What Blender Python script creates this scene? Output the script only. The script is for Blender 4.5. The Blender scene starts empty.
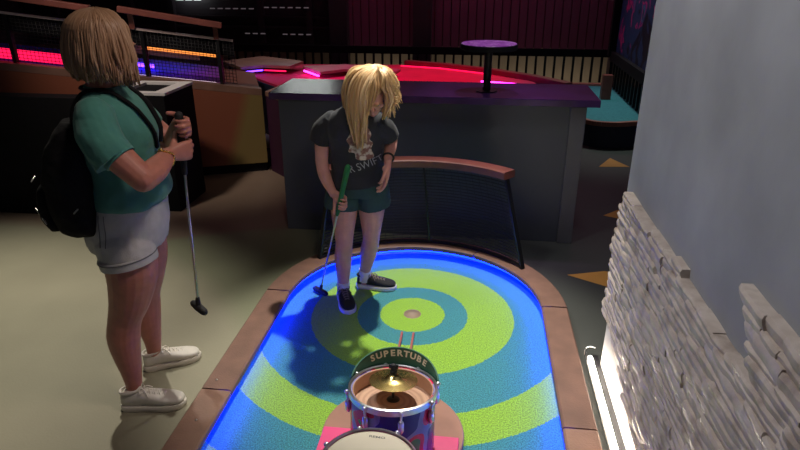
import bpy, bmesh, math, random
from mathutils import Vector as V, Matrix, noise
from mathutils.bvhtree import BVHTree
random.seed(7)
sc = bpy.context.scene
C = sc.collection
PI = math.pi

# ------------------------------------------------------------------ materials
def mat(name, col, rough=0.6, metal=0.0, var=0.12, scale=12.0, bump=0.0, bscale=60.0, spec=0.5,
        emit=None, es=0.0, coat=0.0, sss=0.0, sheen=0.0):
    m = bpy.data.materials.new(name); m.use_nodes = True
    nt = m.node_tree; b = nt.nodes['Principled BSDF']
    b.inputs['Roughness'].default_value = rough
    b.inputs['Metallic'].default_value = metal
    b.inputs['Specular IOR Level'].default_value = spec
    b.inputs['Coat Weight'].default_value = coat
    if sss:
        b.inputs['Subsurface Weight'].default_value = sss
        b.inputs['Subsurface Radius'].default_value = (0.012, 0.005, 0.003)
        b.inputs['Subsurface Scale'].default_value = 1.0
    if sheen: b.inputs['Sheen Weight'].default_value = sheen
    tc = nt.nodes.new('ShaderNodeTexCoord')
    n = nt.nodes.new('ShaderNodeTexNoise'); n.inputs['Scale'].default_value = scale
    n.inputs['Detail'].default_value = 4
    nt.links.new(tc.outputs['Object'], n.inputs['Vector'])
    r = nt.nodes.new('ShaderNodeValToRGB')
    r.color_ramp.elements[0].position = 0.3; r.color_ramp.elements[1].position = 0.7
    r.color_ramp.elements[0].color = tuple(c*(1-var) for c in col)+(1,)
    r.color_ramp.elements[1].color = tuple(min(1, c*(1+var)) for c in col)+(1,)
    nt.links.new(n.outputs['Fac'], r.inputs['Fac'])
    nt.links.new(r.outputs['Color'], b.inputs['Base Color'])
    if bump:
        n2 = nt.nodes.new('ShaderNodeTexNoise'); n2.inputs['Scale'].default_value = bscale
        n2.inputs['Detail'].default_value = 5
        nt.links.new(tc.outputs['Object'], n2.inputs['Vector'])
        bp = nt.nodes.new('ShaderNodeBump'); bp.inputs['Strength'].default_value = bump
        bp.inputs['Distance'].default_value = 0.01
        nt.links.new(n2.outputs['Fac'], bp.inputs['Height'])
        nt.links.new(bp.outputs['Normal'], b.inputs['Normal'])
    if emit:
        b.inputs['Emission Color'].default_value = tuple(emit)+(1,)
        b.inputs['Emission Strength'].default_value = es
    return m

def nodes_of(m):
    return m.node_tree.nodes, m.node_tree.links, m.node_tree.nodes['Principled BSDF']

def ramp_mat(name, stops, tex='noise', scale=5.0, rough=0.6, const=True, metal=0.0, detail=2.0, bump=0.0, dist=0.0):
    m = mat(name, (.5, .5, .5), rough, metal, 0.0)
    ns, ln, b = nodes_of(m)
    tc = ns.new('ShaderNodeTexCoord')
    if tex == 'noise':
        t = ns.new('ShaderNodeTexNoise'); t.inputs['Detail'].default_value = detail
        t.inputs['Distortion'].default_value = dist
        out = t.outputs['Fac']
    elif tex == 'rings':
        t = ns.new('ShaderNodeTexWave'); t.wave_type = 'RINGS'; t.rings_direction = 'Z'
        t.inputs['Distortion'].default_value = 1.2; out = t.outputs['Fac']
    else:
        t = ns.new('ShaderNodeTexVoronoi'); out = t.outputs['Color']
    t.inputs['Scale'].default_value = scale
    ln.new(tc.outputs['Object'], t.inputs['Vector'])
    r = ns.new('ShaderNodeValToRGB'); r.color_ramp.interpolation = 'CONSTANT' if const else 'LINEAR'
    el = r.color_ramp.elements
    while len(el) < len(stops): el.new(0.5)
    for e, (p, c) in zip(el, stops): e.position = p; e.color = tuple(c)+(1,)
    ln.new(out, r.inputs['Fac'])
    ln.new(r.outputs['Color'], b.inputs['Base Color'])
    if bump:
        bp = ns.new('ShaderNodeBump'); bp.inputs['Strength'].default_value = bump
        bp.inputs['Distance'].default_value = 0.01
        ln.new(out, bp.inputs['Height']); ln.new(bp.outputs['Normal'], b.inputs['Normal'])
    return m

M = {}
M['skin_w'] = mat('skin_warm', (.50, .20, .145), .48, var=.10, scale=25, bump=.05, bscale=220, sss=.08)
M['skin_g'] = mat('skin_pale', (.58, .29, .225), .48, var=.08, scale=25, bump=.05, bscale=220, sss=.08)
M['lip'] = mat('lip', (.45, .13, .12), .4)
M['eye_white'] = mat('eye_white', (.8, .78, .75), .2)
M['iris'] = mat('iris', (.06, .10, .14), .15)
M['teal_shirt'] = mat('teal_shirt', (.055, .225, .185), .85, var=.12, scale=9, bump=.25, bscale=28, sheen=.2)
M['denim_pale'] = mat('pale_denim', (.56, .57, .56), .9, var=.10, scale=18, bump=.35, bscale=350)
M['stitch'] = mat('stitch', (.16, .17, .18), .9)
M['tee'] = mat('charcoal_tee', (.015, .017, .022), .85, var=.2, scale=10, bump=.3, bscale=24, sheen=.1)
M['shorts_g'] = mat('dark_teal_fabric', (.022, .060, .060), .85, var=.15, scale=14, bump=.3, bscale=40)
M['white_leather'] = mat('white_leather', (.72, .69, .62), .5, var=.06, bump=.1, bscale=80)
M['white_rubber'] = mat('white_rubber', (.74, .70, .62), .7, var=.05)
M['lace_white'] = mat('white_lace', (.78, .75, .68), .9)
M['black_knit'] = mat('black_knit', (.012, .012, .014), .85, var=.3, bump=.3, bscale=400)
M['grey_lace'] = mat('grey_lace', (.18, .14, .12), .9)
M['sock'] = mat('white_sock', (.70, .66, .62), .95, bump=.3, bscale=300)
M['bag'] = mat('black_nylon', (.004, .004, .005), .9, var=.3, bump=.3, bscale=60, spec=.25)
M['zip'] = mat('zip_metal', (.5, .5, .5), .3, 1.0)
M['gold'] = mat('gold', (.75, .48, .14), .25, 1.0)
M['rubber_black'] = mat('black_rubber', (.010, .010, .011), .7, bump=.3, bscale=200)
M['steel'] = mat('brushed_steel', (.55, .54, .52), .28, 1.0)
M['chrome'] = mat('chrome', (.80, .80, .81), .30, 1.0)
M['green_grip'] = mat('green_rubber', (.012, .16, .045), .55, bump=.3, bscale=200)
M['brass'] = ramp_mat('brass', [(0.3, (.62, .46, .16)), (.5, (.78, .60, .24)), (.7, (.55, .40, .13))], scale=40, rough=.26, const=False, metal=1.0)
M['wood_inner'] = ramp_mat('wood_shell', [(0.2, (.46, .26, .16)), (.5, (.55, .33, .21)), (.8, (.44, .25, .15))], scale=7, rough=.5, const=False)
M['wood_rings'] = ramp_mat('wood_rings', [(0.2, (.46, .27, .18)), (.6, (.56, .35, .23))], tex='rings', scale=14, rough=.5, const=False)
M['curb'] = mat('brown_composite', (.195, .103, .074), .55, var=.16, scale=9, bump=.15, bscale=120)
M['curb_pale'] = mat('tan_composite', (.28, .155, .108), .5, var=.2, scale=7, bump=.15, bscale=120)
M['rail_brown'] = mat('red_brown_rail', (.19, .056, .043), .45, var=.15, scale=10)
M['black_metal'] = mat('black_metal', (.008, .008, .010), .4, .3)
M['wire'] = mat('dark_wire', (.045, .048, .055), .35, .8)
M['counter'] = mat('slate_laminate', (.056, .064, .086), .5, var=.06, scale=2)
M['trim_grey'] = mat('grey_trim', (.10, .10, .115), .5, var=.06)
M['white'] = mat('white_paint', (.72, .72, .72), .5, var=.03)
M['black'] = mat('black_paint', (.006, .006, .008), .85, spec=.2)
M['pink'] = mat('pink_paint', (.78, .045, .20), .5, var=.06)
M['plywood'] = mat('plywood_brown', (.34, .16, .105), .55, var=.12, scale=8)
M['drum_paint'] = ramp_mat('mottled_drum_paint', [(0, (.05, .035, .22)), (.42, (.26, .25, .46)), (.50, (.65, .02, .10)),
                            (.565, (.10, .30, .10)), (.62, (.62, .06, .30)), (.7, (.08, .05, .28))], scale=8.0, rough=.25, detail=.6, dist=.1)
M['head_cream'] = mat('drumhead_cream', (.74, .66, .50), .55, var=.03, scale=6)
M['sign_green'] = mat('sign_green', (.030, .125, .070), .6, var=.1)
M['sign_letter'] = mat('sign_lettering', (.80, .78, .58), .6)
M['red_wood'] = mat('red_brown_stick', (.36, .10, .08), .5)
M['grey_print'] = mat('grey_print', (.36, .37, .38), .85)
M['teal_turf'] = mat('teal_turf', (.045, .27, .30), .9, var=.15, scale=40, bump=.4, bscale=250)
M['navy'] = mat('navy_panel', (.018, .026, .055), .6)
M['orange_panel'] = mat('two_tone_panel', (.2, .1, .05), .6, var=0)
def two_tone(m):                          # rust paint with an olive part at the right, slanted edge
    ns, ln, b = nodes_of(m); tc = ns.new('ShaderNodeTexCoord'); sx = ns.new('ShaderNodeSeparateXYZ'); ln.new(tc.outputs['Object'], sx.inputs[0])
    a = ns.new('ShaderNodeMath'); a.operation = 'MULTIPLY_ADD'; ln.new(sx.outputs['Z'], a.inputs[0]); a.inputs[1].default_value = -.30; ln.new(sx.outputs['X'], a.inputs[2])
    mr = ns.new('ShaderNodeMapRange'); mr.inputs[1].default_value = PANEL_X-.05; mr.inputs[2].default_value = PANEL_X+.05; ln.new(a.outputs[0], mr.inputs[0])
    x = ns.new('ShaderNodeMix'); x.data_type = 'RGBA'; ln.new(mr.outputs[0], x.inputs[0])
    x.inputs[6].default_value = (.21, .062, .030, 1); x.inputs[7].default_value = (.20, .145, .045, 1); ln.new(x.outputs[2], b.inputs['Base Color'])
PANEL_X = -2.23
two_tone(M['orange_panel'])
M['purple_panel'] = mat('purple_panel', (.045, .010, .036), .6)
M['arrow'] = mat('ochre_paint', (.62, .30, .06), .6, var=.05)
M['beige_wall'] = mat('beige_wall', (.36, .30, .22), .7, var=.06, scale=2)
M['maroon'] = mat('maroon_slat', (.14, .035, .075), .6, var=.15, scale=1.5)
M['dark_facade'] = mat('dark_facade', (.022, .016, .022), .6, var=.2, scale=3)
M['dark_ceiling'] = mat('dark_ceiling', (.02, .02, .022), .8)
M['red_turf'] = mat('red_turf', (.60, .02, .10), .9, var=.1, scale=4, bump=.3, bscale=200)
M['lit_violet_turf'] = mat('lit_violet_turf', (.2, .05, .4), .9, var=0)
def lane_light_tint(m):                        # LED light put into carpet colour: blue into violet and plum along the lane
    ns, ln, b = nodes_of(m); tc = ns.new('ShaderNodeTexCoord'); sx = ns.new('ShaderNodeSeparateXYZ'); ln.new(tc.outputs['Object'], sx.inputs[0])
    mr = ns.new('ShaderNodeMapRange'); mr.inputs[1].default_value = -3.4; mr.inputs[2].default_value = -2.1; ln.new(sx.outputs['X'], mr.inputs[0])
    r = ns.new('ShaderNodeValToRGB'); el = r.color_ramp.elements; el.new(.42); el.new(.62)
    for e, (p, c) in zip(el, [(0, (.02, .03, .6)), (.40, (.03, .03, .62)), (.60, (.20, .03, .42)), (1, (.34, .04, .26))]): e.position = p; e.color = tuple(c)+(1,)
    ln.new(mr.outputs[0], r.inputs['Fac']); ln.new(r.outputs['Color'], b.inputs['Base Color'])
lane_light_tint(M['lit_violet_turf'])
M['blue_led'] = mat('blue_led', (.02, .06, .6), .4, emit=(.0006, .010, 1.0), es=36.0)
M['pink_led_glow'] = mat('pink_led_glow', (.6, .02, .2), .4, emit=(1.0, .008, .075), es=1.7)
M['magenta_led'] = mat('magenta_led', (.6, .02, .5), .4, emit=(1.0, .03, .75), es=9.0)
M['violet_led'] = mat('violet_led', (.3, .02, .6), .4, emit=(.12, .03, 1.0), es=7.0)
M['amber_led'] = mat('amber_led', (.6, .3, .05), .4, emit=(1.0, .30, .05), es=1.3)
M['pale_led'] = mat('pale_led', (.6, .5, .6), .4, emit=(1.0, .75, .9), es=1.6)
M['dash_glow'] = mat('dash_glow', (.4, .4, .4), .4, emit=(.7, .6, .66), es=.09)
M['white_led'] = mat('white_led', (.8, .8, .8), .4, emit=(.9, 1.0, .97), es=2.6)
M['warm_led'] = mat('warm_led', (.9, .85, .75), .4, emit=(1.0, .86, .68), es=130.0)
M['grey_plaster'] = None

# hair: colour per strand
def hair_mat(name, cols):
    m = mat(name, (.4, .3, .2), .42, var=0); ns, ln, b = nodes_of(m)
    g = ns.new('ShaderNodeNewGeometry'); r = ns.new('ShaderNodeValToRGB')
    el = r.color_ramp.elements
    while len(el) < len(cols): el.new(.5)
    for i, (e, c) in enumerate(zip(el, cols)): e.position = i/(len(cols)-1); e.color = tuple(c)+(1,)
    ln.new(g.outputs['Random Per Island'], r.inputs['Fac']); ln.new(r.outputs['Color'], b.inputs['Base Color'])
    b.inputs['Specular IOR Level'].default_value = .35
    return m
M['hair_w'] = hair_mat('ash_blonde_hair', [(.24, .135, .075), (.40, .245, .15), (.32, .19, .11), (.50, .34, .22)])
M['hair_g'] = hair_mat('golden_blonde_hair', [(.36, .205, .085), (.64, .43, .20), (.46, .28, .12), (.80, .60, .34)])

# putting turf: rings around the hole, all in one turf material
def turf_mat():
    m = mat('ring_turf', (.3, .5, .05), .9, var=0); ns, ln, b = nodes_of(m)
    tc = ns.new('ShaderNodeTexCoord')
    nz = ns.new('ShaderNodeTexNoise'); nz.inputs['Scale'].default_value = 120
    ln.new(tc.outputs['Object'], nz.inputs['Vector'])
    sub = ns.new('ShaderNodeVectorMath'); sub.operation = 'MULTIPLY'; sub.inputs[1].default_value = (1, 1, 0)
    ln.new(tc.outputs['Object'], sub.inputs[0])
    le = ns.new('ShaderNodeVectorMath'); le.operation = 'LENGTH'; ln.new(sub.outputs[0], le.inputs[0])
    ad = ns.new('ShaderNodeMath'); ad.operation = 'MULTIPLY_ADD'
    ln.new(nz.outputs['Fac'], ad.inputs[0]); ad.inputs[1].default_value = .02; ln.new(le.outputs['Value'], ad.inputs[2])
    dv = ns.new('ShaderNodeMath'); dv.operation = 'DIVIDE'; ln.new(ad.outputs[0], dv.inputs[0]); dv.inputs[1].default_value = 2.0
    r = ns.new('ShaderNodeValToRGB'); r.color_ramp.interpolation = 'CONSTANT'
    G = (.27, .50, .035); T = (.045, .25, .27)
    stops = [(0, G), (.170, T), (.295, G), (.55, T), (.83, G), (1.025, T), (1.30, G)]
    el = r.color_ramp.elements
    while len(el) < len(stops): el.new(.5)
    for e, (p, c) in zip(el, stops): e.position = (p+.01)/2.0 if p else 0; e.color = tuple(c)+(1,)
    ln.new(dv.outputs[0], r.inputs['Fac'])
    sp = ns.new('ShaderNodeTexNoise'); sp.inputs['Scale'].default_value = 170; sp.inputs['Detail'].default_value = 3
    ln.new(tc.outputs['Object'], sp.inputs['Vector'])
    rr = ns.new('ShaderNodeValToRGB'); rr.color_ramp.elements[0].position = .35; rr.color_ramp.elements[1].position = .65
    rr.color_ramp.elements[0].color = (.52, .52, .52, 1); rr.color_ramp.elements[1].color = (1.3, 1.3, 1.3, 1)
    ln.new(sp.outputs['Fac'], rr.inputs['Fac'])
    mx = ns.new('ShaderNodeMix'); mx.data_type = 'RGBA'; mx.blend_type = 'MULTIPLY'; mx.inputs[0].default_value = 1
    ln.new(r.outputs['Color'], mx.inputs[6]); ln.new(rr.outputs['Color'], mx.inputs[7])
    ln.new(mx.outputs[2], b.inputs['Base Color'])
    bp = ns.new('ShaderNodeBump'); bp.inputs['Strength'].default_value = .5; bp.inputs['Distance'].default_value = .006
    ln.new(sp.outputs['Fac'], bp.inputs['Height']); ln.new(bp.outputs['Normal'], b.inputs['Normal'])
    b.inputs['Sheen Weight'].default_value = .1
    return m
M['turf'] = turf_mat()

def floor_mat():
    m = mat('painted_floor', (.2, .2, .2), .62, var=0, bump=.08, bscale=90); ns, ln, b = nodes_of(m)
    tc = ns.new('ShaderNodeTexCoord')
    def dist(cx, cy, r0, r1, a, c):      # ramp on the distance from a centre
        s = ns.new('ShaderNodeVectorMath'); s.operation = 'SUBTRACT'; s.inputs[1].default_value = (cx, cy, 0)
        ln.new(tc.outputs['Object'], s.inputs[0])
        l = ns.new('ShaderNodeVectorMath'); l.operation = 'LENGTH'; ln.new(s.outputs[0], l.inputs[0])
        mr = ns.new('ShaderNodeMapRange'); mr.inputs[1].default_value = r0; mr.inputs[2].default_value = r1
        ln.new(l.outputs['Value'], mr.inputs[0])
        return mr.outputs[0]
    def mix(f, a, bcol):
        x = ns.new('ShaderNodeMix'); x.data_type = 'RGBA'
        ln.new(f, x.inputs[0])
        if isinstance(a, tuple): x.inputs[6].default_value = a+(1,)
        else: ln.new(a, x.inputs[6])
        if isinstance(bcol, tuple): x.inputs[7].default_value = bcol+(1,)
        else: ln.new(bcol, x.inputs[7])
        return x.outputs[2]
    # pale green swirl round the left side, tan beyond it, dark charcoal to the right of the course
    c1 = mix(dist(-.6, .9, 3.16, 3.24, 0, 0), (.235, .245, .155), (.25, .185, .135))
    c2 = mix(dist(-3.4, 1.2, 2.6, 2.75, 0, 0), (.285, .270, .190), c1)
    sx = ns.new('ShaderNodeSeparateXYZ'); ln.new(tc.outputs['Object'], sx.inputs[0])
    mr = ns.new('ShaderNodeMapRange'); mr.inputs[1].default_value = -.6; mr.inputs[2].default_value = -.2
    ln.new(sx.outputs['X'], mr.inputs[0])
    c3 = mix(mr.outputs[0], c2, (.058, .062, .054))
    n = ns.new('ShaderNodeTexNoise'); n.inputs['Scale'].default_value = 2.2; n.inputs['Detail'].default_value = 5
    ln.new(tc.outputs['Object'], n.inputs['Vector'])
    r = ns.new('ShaderNodeValToRGB'); r.color_ramp.elements[0].color = (.8, .8, .8, 1); r.color_ramp.elements[1].color = (1.15, 1.15, 1.15, 1)
    ln.new(n.outputs['Fac'], r.inputs['Fac'])
    x = ns.new('ShaderNodeMix'); x.data_type = 'RGBA'; x.blend_type = 'MULTIPLY'; x.inputs[0].default_value = 1
    ln.new(c3, x.inputs[6]); ln.new(r.outputs['Color'], x.inputs[7]); ln.new(x.outputs[2], b.inputs['Base Color'])
    return m
M['floor'] = floor_mat()
M['plaster'] = mat('grey_plaster', (.275, .278, .288), .75, var=.16, scale=2.6, bump=.12, bscale=14)
M['stone'] = ramp_mat('ledger_stone', [(.25, (.24, .185, .145)), (.45, (.44, .365, .305)), (.6, (.53, .455, .39)), (.8, (.28, .225, .18))], scale=13, rough=.46, const=False, detail=6, bump=.5)
M['purple_top'] = mat('purple_gloss', (.060, .020, .11), .27, var=.3, scale=6, bump=.06, bscale=40)
M['terrazzo'] = ramp_mat('purple_terrazzo', [(0, (.34, .08, .46)), (.40, (.46, .14, .60)), (.52, (.72, .42, .80)), (.60, (.30, .06, .42))], scale=18, rough=.35, detail=4)
M['mural'] = ramp_mat('mural_paint', [(0, (.01, .012, .03)), (.46, (.02, .05, .14)), (.585, (.45, .03, .20)), (.62, (.16, .03, .20)), (.66, (.03, .15, .28)), (.72, (.01, .01, .03))], scale=2.6, rough=.5, detail=2.5, dist=1.0)
M['print'] = ramp_mat('beige_print', [(0, (.06, .035, .03)), (.44, (.26, .12, .09)), (.52, (.62, .52, .42)), (.6, (.74, .64, .54))], scale=30, rough=.85, const=False, detail=2)

# ------------------------------------------------------------------ object helpers
def obj(name, bm_or_mesh, m=None, parent=None, smooth=True, angle=None):
    if isinstance(bm_or_mesh, bmesh.types.BMesh):
        me = bpy.data.meshes.new(name); bmesh.ops.recalc_face_normals(bm_or_mesh, faces=bm_or_mesh.faces)
        bm_or_mesh.to_mesh(me); bm_or_mesh.free()
    else: me = bm_or_mesh
    for p in me.polygons: p.use_smooth = smooth
    if smooth and angle is not None:
        me.set_sharp_from_angle(angle=math.radians(angle))
    o = bpy.data.objects.new(name, me); C.objects.link(o)
    if m: me.materials.clear(); me.materials.append(m)
    if parent:
        o.parent = parent
        o.matrix_parent_inverse = parent.matrix_world.inverted()
    return o
def tag(o, label, cat, group=None, kind=None):
    o['label'] = label; o['category'] = cat
    if group: o['group'] = group
    if kind: o['kind'] = kind
    return o
def thing(name, label, cat, loc, group=None):
    o = bpy.data.objects.new(name, None); C.objects.link(o); o.location = loc
    o.matrix_world = Matrix.Translation(loc)
    o.empty_display_size = .1
    return tag(o, label, cat, group)
def struct(o): o['kind'] = 'structure'; return o
def NB(): return bmesh.new()

def box(bm, c, s, R=None, bev=0.0):
    t = bmesh.new(); bmesh.ops.create_cube(t, size=1)
    bmesh.ops.scale(t, vec=s, verts=t.verts)
    if bev: bmesh.ops.bevel(t, geom=t.edges[:], offset=bev, segments=2, affect='EDGES', profile=.6)
    if R is not None: bmesh.ops.transform(t, matrix=R.to_4x4(), verts=t.verts)
    bmesh.ops.translate(t, vec=c, verts=t.verts)
    merge(bm, t)
def merge(bm, t):
    me = bpy.data.meshes.new('tmp'); t.to_mesh(me); t.free(); bm.from_mesh(me); bpy.data.meshes.remove(me)
def bar(bm, a, b, w, hgt, bev=0.0):       # rectangular bar from a to b, w wide, hgt high
    a, b = V(a), V(b); d = b-a; L = d.length; x = d.normalized()
    y = V((0, 0, 1)).cross(x)
    if y.length < 1e-4: y = V((0, 1, 0))
    y.normalize(); z = x.cross(y)
    box(bm, (a+b)/2, (L, w, hgt), Matrix((x, y, z)).transposed(), bev)
def prism(bm, pts, z0, z1):
    n = len(pts)
    zz0 = z0 if isinstance(z0, (list, tuple)) else [z0]*n
    zz1 = z1 if isinstance(z1, (list, tuple)) else [z1]*n
    lo = [bm.verts.new((p[0], p[1], q)) for p, q in zip(pts, zz0)]
    hi = [bm.verts.new((p[0], p[1], q)) for p, q in zip(pts, zz1)]
    bm.faces.new(lo[::-1]); bm.faces.new(hi)
    for i in range(n): bm.faces.new((lo[i], lo[(i+1) % n], hi[(i+1) % n], hi[i]))
def lathe(bm, prof, c=(0, 0, 0), seg=48, R=None, closed=False):
    c = V(c); rows = []
    for r, z in prof:
        row = []
        if r < 1e-6:
            p = V((0, 0, z)); p = R @ p if R else p
            v = bm.verts.new(c+p); row = [v]*seg
        else:
            for k in range(seg):
                a = 2*PI*k/seg; p = V((r*math.cos(a), r*math.sin(a), z)); p = R @ p if R else p
                row.append(bm.verts.new(c+p))
        rows.append(row)
    pr = list(zip(rows, rows[1:]))
    if closed: pr.append((rows[-1], rows[0]))
    for a, b in pr:
        for k in range(seg):
            q = []
            for v in (a[k], a[(k+1) % seg], b[(k+1) % seg], b[k]):
                if v not in q: q.append(v)
            if len(q) >= 3: bm.faces.new(q)
def crv(P, n, closed=False):               # Catmull-Rom through tuples
    out = []; N = len(P); T = [V(p) if len(p) <= 4 else p for p in P]
    for i in range(N-1):
        p1, p2 = T[i], T[i+1]; p0 = T[i-1] if i else p1*2-p2; p3 = T[i+2] if i+2 < N else p2*2-p1
        for k in range(n):
            t = k/n
            out.append(.5*((2*p1)+(p2-p0)*t+(2*p0-5*p1+4*p2-p3)*t*t+(3*p1-p0-3*p2+p3)*t*t*t))
    out.append(T[-1].copy()); return out
def sgn(x): return -1 if x < 0 else 1
def loft(bm, rings, seg=28, sub=4, p=2.2, cap=True):   # rings: (centre, U, W) ; superellipse sections
    Cc = crv([r[0] for r in rings], sub); U = crv([r[1] for r in rings], sub); W = crv([r[2] for r in rings], sub)
    rows = []
    for c, u, w in zip(Cc, U, W):
        row = []
        for k in range(seg):
            a = 2*PI*k/seg; ca, sa = math.cos(a), math.sin(a)
            row.append(bm.verts.new(c+u*(sgn(ca)*abs(ca)**(2/p))+w*(sgn(sa)*abs(sa)**(2/p))))
        rows.append(row)
    for a, b in zip(rows, rows[1:]):
        for k in range(seg): bm.faces.new((a[k], a[(k+1) % seg], b[(k+1) % seg], b[k]))
    if cap: bm.faces.new(rows[0][::-1]); bm.faces.new(rows[-1])
def tube(bm, pts, rads, seg=12, sub=4, flat=1.0, flatdir=None, rcap=True):
    if not isinstance(rads, (list, tuple)): rads = [rads]*len(pts)
    P4 = crv([(p[0], p[1], p[2], r) for p, r in zip(pts, rads)], sub) if sub > 0 else [V((p[0], p[1], p[2], r)) for p, r in zip(pts, rads)]
    P = [V(q[:3]) for q in P4]; Rr = [max(q[3], .0003) for q in P4]
    if rcap:
        d0 = (P[0]-P[1]).normalized(); d1 = (P[-1]-P[-2]).normalized(); r0, r1 = Rr[0], Rr[-1]
        P = [P[0]+d0*r0*.95, P[0]+d0*r0*.7]+P+[P[-1]+d1*r1*.7, P[-1]+d1*r1*.95]
        Rr = [r0*.25, r0*.72]+Rr+[r1*.72, r1*.25]
    t0 = (P[1]-P[0]).normalized()
    ref = V(flatdir) if flatdir is not None else (V((0, 0, 1)) if abs(t0.z) < .9 else V((1, 0, 0)))
    u = (ref-t0*ref.dot(t0)).normalized(); rows = []
    for i, c in enumerate(P):
        t = (P[min(i+1, len(P)-1)]-P[max(i-1, 0)]).normalized()
        u = (u-t*u.dot(t)); u = u.normalized() if u.length > 1e-6 else V((1, 0, 0))
        w = t.cross(u)
        rows.append([bm.verts.new(c+u*(Rr[i]*flat*math.cos(2*PI*k/seg))+w*(Rr[i]*math.sin(2*PI*k/seg))) for k in range(seg)])
    for a, b in zip(rows, rows[1:]):
        for k in range(seg): bm.faces.new((a[k], a[(k+1) % seg], b[(k+1) % seg], b[k]))
    bm.faces.new(rows[0][::-1]); bm.faces.new(rows[-1])
def ell(bm, c, r, R=None, seg=20):
    t = bmesh.new(); bmesh.ops.create_uvsphere(t, u_segments=seg, v_segments=max(8, seg*2//3), radius=1)
    bmesh.ops.scale(t, vec=r, verts=t.verts)
    if R is not None: bmesh.ops.transform(t, matrix=R.to_4x4(), verts=t.verts)
    bmesh.ops.translate(t, vec=c, verts=t.verts); merge(bm, t)
def fuse(bm, voxel, smooth=6, fac=.5):     # one continuous surface out of overlapping solids
    bmesh.ops.recalc_face_normals(bm, faces=bm.faces)
    me = bpy.data.meshes.new('f'); bm.to_mesh(me); bm.free()
    o = bpy.data.objects.new('f', me); C.objects.link(o)
    r = o.modifiers.new('r', 'REMESH'); r.mode = 'VOXEL'; r.voxel_size = voxel
    s = o.modifiers.new('s', 'SMOOTH'); s.iterations = smooth; s.factor = fac
    dg = bpy.context.evaluated_depsgraph_get(); dg.update()
    out = bpy.data.meshes.new_from_object(o.evaluated_get(dg))
    bpy.data.objects.remove(o); bpy.data.meshes.remove(me)
    return out
def wrinkle(me, amp, sc_, zdir=1.0, seed=0):
    nv = len(me.vertices); co = [0.0]*(3*nv); nr = [0.0]*(3*nv)
    me.vertices.foreach_get('co', co); me.vertex_normals.foreach_get('vector', nr)
    for i in range(nv):
        q = V((co[3*i]*sc_, co[3*i+1]*sc_, co[3*i+2]*sc_*zdir))+V((seed, seed*2, 0))
        a = amp*noise.noise(q)+.5*amp*noise.noise(q*2.3)
        for k in range(3): co[3*i+k] += nr[3*i+k]*a
    me.vertices.foreach_set('co', co); me.update()
def fit_over(me, bvh, margin=.005, reach=.05):     # keep cloth outside the body it covers
    nv = len(me.vertices); co = [0.0]*(3*nv); me.vertices.foreach_get('co', co)
    for i in range(nv):
        p = V(co[3*i:3*i+3]); loc, nrm, ix, d = bvh.find_nearest(p, reach)
        if loc is not None and (p-loc).dot(nrm) < margin:
            co[3*i:3*i+3] = loc+nrm*margin
    me.vertices.foreach_set('co', co); me.update()
def text_mesh(s, size, ext=0.0, bold=0.0):
    cu = bpy.data.curves.new('t', 'FONT'); cu.body = s; cu.size = size; cu.extrude = ext; cu.offset = bold
    cu.align_x = 'CENTER'; cu.align_y = 'CENTER'; cu.resolution_u = 3
    o = bpy.data.objects.new('t', cu); C.objects.link(o)
    dg = bpy.context.evaluated_depsgraph_get(); dg.update()
    me = bpy.data.meshes.new_from_object(o.evaluated_get(dg))
    bpy.data.objects.remove(o); bpy.data.curves.remove(cu)
    return me
def bvh_of(me): return BVHTree.FromPolygons([v.co for v in me.vertices], [tuple(p.vertices) for p in me.polygons])
def spot(name, loc, tgt, W, deg, col, blend=.5, size=.06):
    l = bpy.data.lights.new(name, 'SPOT'); l.energy = W; l.spot_size = math.radians(deg); l.spot_blend = blend
    l.color = col; l.shadow_soft_size = size
    o = bpy.data.objects.new(name, l); C.objects.link(o); o.location = loc
    o.rotation_euler = (V(tgt)-V(loc)).to_track_quat('-Z', 'Y').to_euler(); return o
def point(name, loc, W, col, size=.15):
    l = bpy.data.lights.new(name, 'POINT'); l.energy = W; l.color = col; l.shadow_soft_size = size
    o = bpy.data.objects.new(name, l); C.objects.link(o); o.location = loc; return o
def area(name, loc, tgt, W, sx, sy, col):
    l = bpy.data.lights.new(name, 'AREA'); l.energy = W; l.shape = 'RECTANGLE'; l.size = sx; l.size_y = sy; l.color = col
    o = bpy.data.objects.new(name, l); C.objects.link(o); o.location = loc
    o.rotation_euler = (V(tgt)-V(loc)).to_track_quat('-Z', 'Y').to_euler(); return o

# ================================================================== SETTING
bm = NB(); box(bm, (-1.5, 4.5, -.05), (11, 10.6, .1)); struct(obj('floor', bm, M['floor'], smooth=False))
bm = NB(); box(bm, (-1.5, 4.5, 3.95), (11, 10.6, .1)); struct(obj('ceiling', bm, M['dark_ceiling'], smooth=False))
bm = NB(); box(bm, (-7.05, 4.5, 1.95), (.1, 10.6, 3.9)); struct(obj('wall_left', bm, M['dark_facade'], smooth=False))
# far wall: lower beige band, upper maroon slats on the right, dark facade on the left
bm = NB(); box(bm, (-1.5, 9.5, 1.95), (11, .1, 3.9)); struct(obj('wall_back', bm, M['beige_wall'], smooth=False))
bm = NB()
x = -2.05
while x < 3.6:
    w = .118
    box(bm, (x+w/2, 9.22+random.uniform(-.006, .006), 2.28), (w-.012, .04, 3.2)); x += w
struct(obj('trim_1', bm, M['maroon'], smooth=False))          # maroon slats
bm = NB(); box(bm, (.8, 9.3, 2.28), (5.8, .06, 3.2)); box(bm, (-4.5, 9.3, 2.28), (4.9, .12, 3.3))
for xx in (-2.0, -.80, 1.95): box(bm, (xx, 9.12, 1.98), (.26, .16, 3.85))
for xx in (-6.4, -5.2, -4.55, -3.18, -2.45): box(bm, (xx, 9.2, 2.2), (.09, .1, 3.0))
for zz in (.93, 1.07): box(bm, (-4.5, 9.2, zz), (4.9, .06, .03))
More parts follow.
